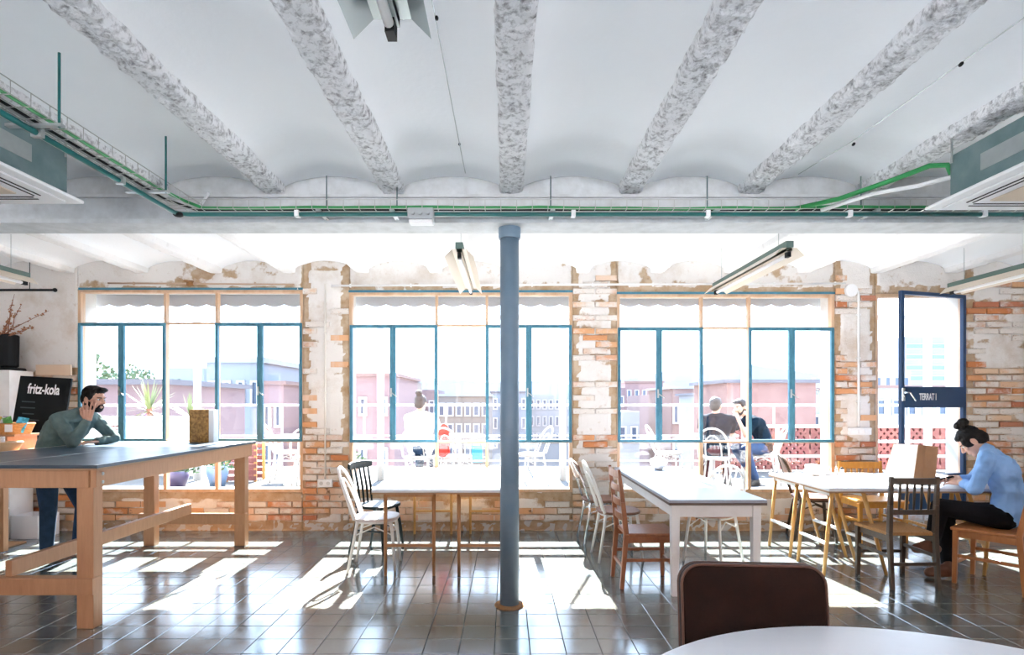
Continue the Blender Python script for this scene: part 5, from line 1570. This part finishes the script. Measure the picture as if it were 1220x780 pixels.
    if beard:
        bd_ = MB(); bd_.ellipsoid(hd(0, .050, -.088), (.044, .042, .030), HM); bd_.ellipsoid(hd(0, .089, -.043), (.026, .010, .006), HM)
        for s in (-1, 1): bd_.capsule(hd(s * .060, .0, -.030), .014, hd(s * .048, .045, -.082), .018); bd_.capsule(hd(s * .024, .084, -.048), .008, hd(s * .028, .072, -.082), .012)
        organic(bd_.build('beard', M['hair'], t), voxel * .9, 2)
    return t

# person leaning on the tall table, cheek in hand
person('person in grey green sweater leaning on the tall table, cheek in hand', (-4.215, 5.52, 0), dict(
    pelvis=(-4.335, 5.56, .93), waist=(-4.315, 5.54, 1.07), chest=(-4.165, 5.50, 1.25), neck=(-4.015, 5.47, 1.385), head=(-3.870, 5.44, 1.515), fwd=(1, -.10, -.10), hup=(.16, 0, 1),
    shL=(-4.035, 5.66, 1.33), elL=(-3.885, 5.74, 1.135), wrL=(-3.935, 5.56, 1.108),
    shR=(-4.115, 5.31, 1.33), elR=(-3.925, 5.24, 1.120), wrR=(-3.830, 5.30, 1.325),
    hipL=(-4.315, 5.65, .88), knL=(-4.115, 5.64, .48), anL=(-4.185, 5.66, .085), toL=(-4.035, 5.67, .04),
    hipR=(-4.335, 5.46, .88), knR=(-4.315, 5.46, .48), anR=(-4.335, 5.46, .085), toR=(-4.185, 5.45, .04)),
    dict(skin=skin_m, shirt=sweater, trousers=jeans, shoe=shoe_d, hair=hair_b), .0052, hair='short', beard=True,
    hands={'R': ((-.04, .16, 1), (.35, -1, .1), (-.6, -.35, .1), .25, .175), 'L': ((-.35, -1, 0), (0, 0, 1), (-1, .3, 0), .25, .175)})

# person in blue shirt seated, looking at a phone
person('person in blue shirt with black hair bun seated looking down at a phone', (4.08, 4.78, 0), dict(
    pelvis=(4.12, 4.76, .575), waist=(4.15, 4.78, .74), chest=(4.12, 4.82, .93), neck=(4.06, 4.88, 1.055), head=(3.99, 4.965, 1.150), fwd=(-.58, .42, -.72), hup=(-.58, .46, .66),
    shL=(3.93, 4.73, 1.03), elL=(3.86, 4.76, .775), wrL=(3.905, 4.975, .800),
    shR=(4.20, 5.01, 1.03), elR=(4.14, 5.12, .80), wrR=(3.975, 5.135, .805),
    hipL=(4.03, 4.70, .55), knL=(3.695, 4.93, .600), anL=(3.60, 4.90, .28), toL=(3.50, 4.95, .235),
    hipR=(4.17, 4.84, .55), knR=(3.84, 5.06, .545), anR=(3.73, 4.88, .085), toR=(3.59, 4.92, .04)),
    dict(skin=skin_l, shirt=blue_shirt, trousers=black_tr, shoe=boot, hair=hair_b, cuff=.72), .0052, hair='bun', collar=True,
    hands={'L': ((-.25, .9, .12), (-.7, -.2, .7), (.8, .25, .3), .7, .165), 'R': ((-1, -.12, .1), (.1, .6, .75), (-.1, -1, .4), .7, .165)})
ph = thing('phone', 'dark phone held over the white trestle table', 'phone', (3.865, 5.095, .815))
Mp = (Matrix.Rotation(R(-25), 3, 'X') @ Matrix.Rotation(R(35), 3, 'Z'))
MB().box((0, 0, 0), (.07, .135, .008), M=Mp).build('case', black_m, ph, bevel=.002)
MB().box(Mp @ V((0, 0, .0045)), (.062, .12, .001), M=Mp).build('screen', mat('phone glass', (.02, .03, .05), .1), ph)

# people on the terrace
person('grey haired person in navy t-shirt seated with back to the window', (2.93, 8.05, TF), dict(
    pelvis=(2.92, 8.05, TF + .55), neck=(2.97, 8.16, 1.30), head=(2.965, 8.19, 1.44), fwd=(.55, .8, -.05), hup=(0, 0, 1),
    shL=(2.80, 8.25, 1.25), elL=(2.86, 8.48, 1.05), wrL=(3.05, 8.60, 1.04), shR=(3.14, 8.06, 1.25), elR=(3.22, 8.26, 1.02), wrR=(3.20, 8.50, 1.04),
    hipL=(2.86, 8.13, TF + .53), knL=(2.95, 8.52, TF + .53), anL=(2.90, 8.50, TF + .085), toL=(2.98, 8.62, TF + .04),
    hipR=(3.02, 8.02, TF + .53), knR=(3.18, 8.36, TF + .53), anR=(3.16, 8.30, TF + .085), toR=(3.24, 8.42, TF + .04)),
    dict(skin=skin_l, shirt=navy, trousers=maroon, shoe=shoe_d, hair=hair_g), .012, sleeve='short', hair='bald_back', group='people on the terrace')
person('person in navy t-shirt and jeans leaning over the terrace table', (3.76, 8.55, TF), dict(
    pelvis=(3.80, 8.56, TF + .55), waist=(3.78, 8.54, 1.0), chest=(3.66, 8.50, 1.17), neck=(3.50, 8.45, 1.295), head=(3.40, 8.42, 1.415), fwd=(-.8, -.45, -.15), hup=(-.2, 0, 1),
    shL=(3.56, 8.28, 1.22), elL=(3.40, 8.22, 1.02), wrL=(3.34, 8.32, 1.24), shR=(3.60, 8.64, 1.24), elR=(3.38, 8.74, 1.05), wrR=(3.22, 8.68, 1.04),
    hipL=(3.76, 8.47, TF + .53), knL=(3.42, 8.28, TF + .54), anL=(3.55, 8.22, TF + .085), toL=(3.44, 8.17, TF + .04),
    hipR=(3.78, 8.65, TF + .53), knR=(3.40, 8.60, TF + .53), anR=(3.66, 8.50, TF + .085), toR=(3.55, 8.46, TF + .04)),
    dict(skin=skin_l, shirt=navy, trousers=denim_l, shoe=shoe_d, hair=hair_br), .012, sleeve='short', hair='short', beard=True, group='people on the terrace')
person('person in white shirt with brown hair seated with back to the window', (-1.20, 8.12, TF), dict(
    pelvis=(-1.20, 8.12, TF + .55), neck=(-1.21, 8.20, 1.33), head=(-1.21, 8.22, 1.475), fwd=(.25, 1, 0), hup=(0, 0, 1),
    shL=(-1.39, 8.24, 1.27), elL=(-1.42, 8.42, 1.05), wrL=(-1.22, 8.58, 1.05), shR=(-1.03, 8.18, 1.27), elR=(-.95, 8.38, 1.06), wrR=(-.90, 8.58, 1.04),
    hipL=(-1.29, 8.16, TF + .53), knL=(-1.27, 8.56, TF + .53), anL=(-1.28, 8.50, TF + .085), toL=(-1.26, 8.64, TF + .04),
    hipR=(-1.11, 8.14, TF + .53), knR=(-1.06, 8.54, TF + .53), anR=(-1.08, 8.48, TF + .085), toR=(-1.04, 8.62, TF + .04)),
    dict(skin=skin_l, shirt=white_sh, trousers=jeans, shoe=shoe_d, hair=hair_br), .012, sleeve='long', hair='bun', group='people on the terrace')
bpy.context.view_layer.update()
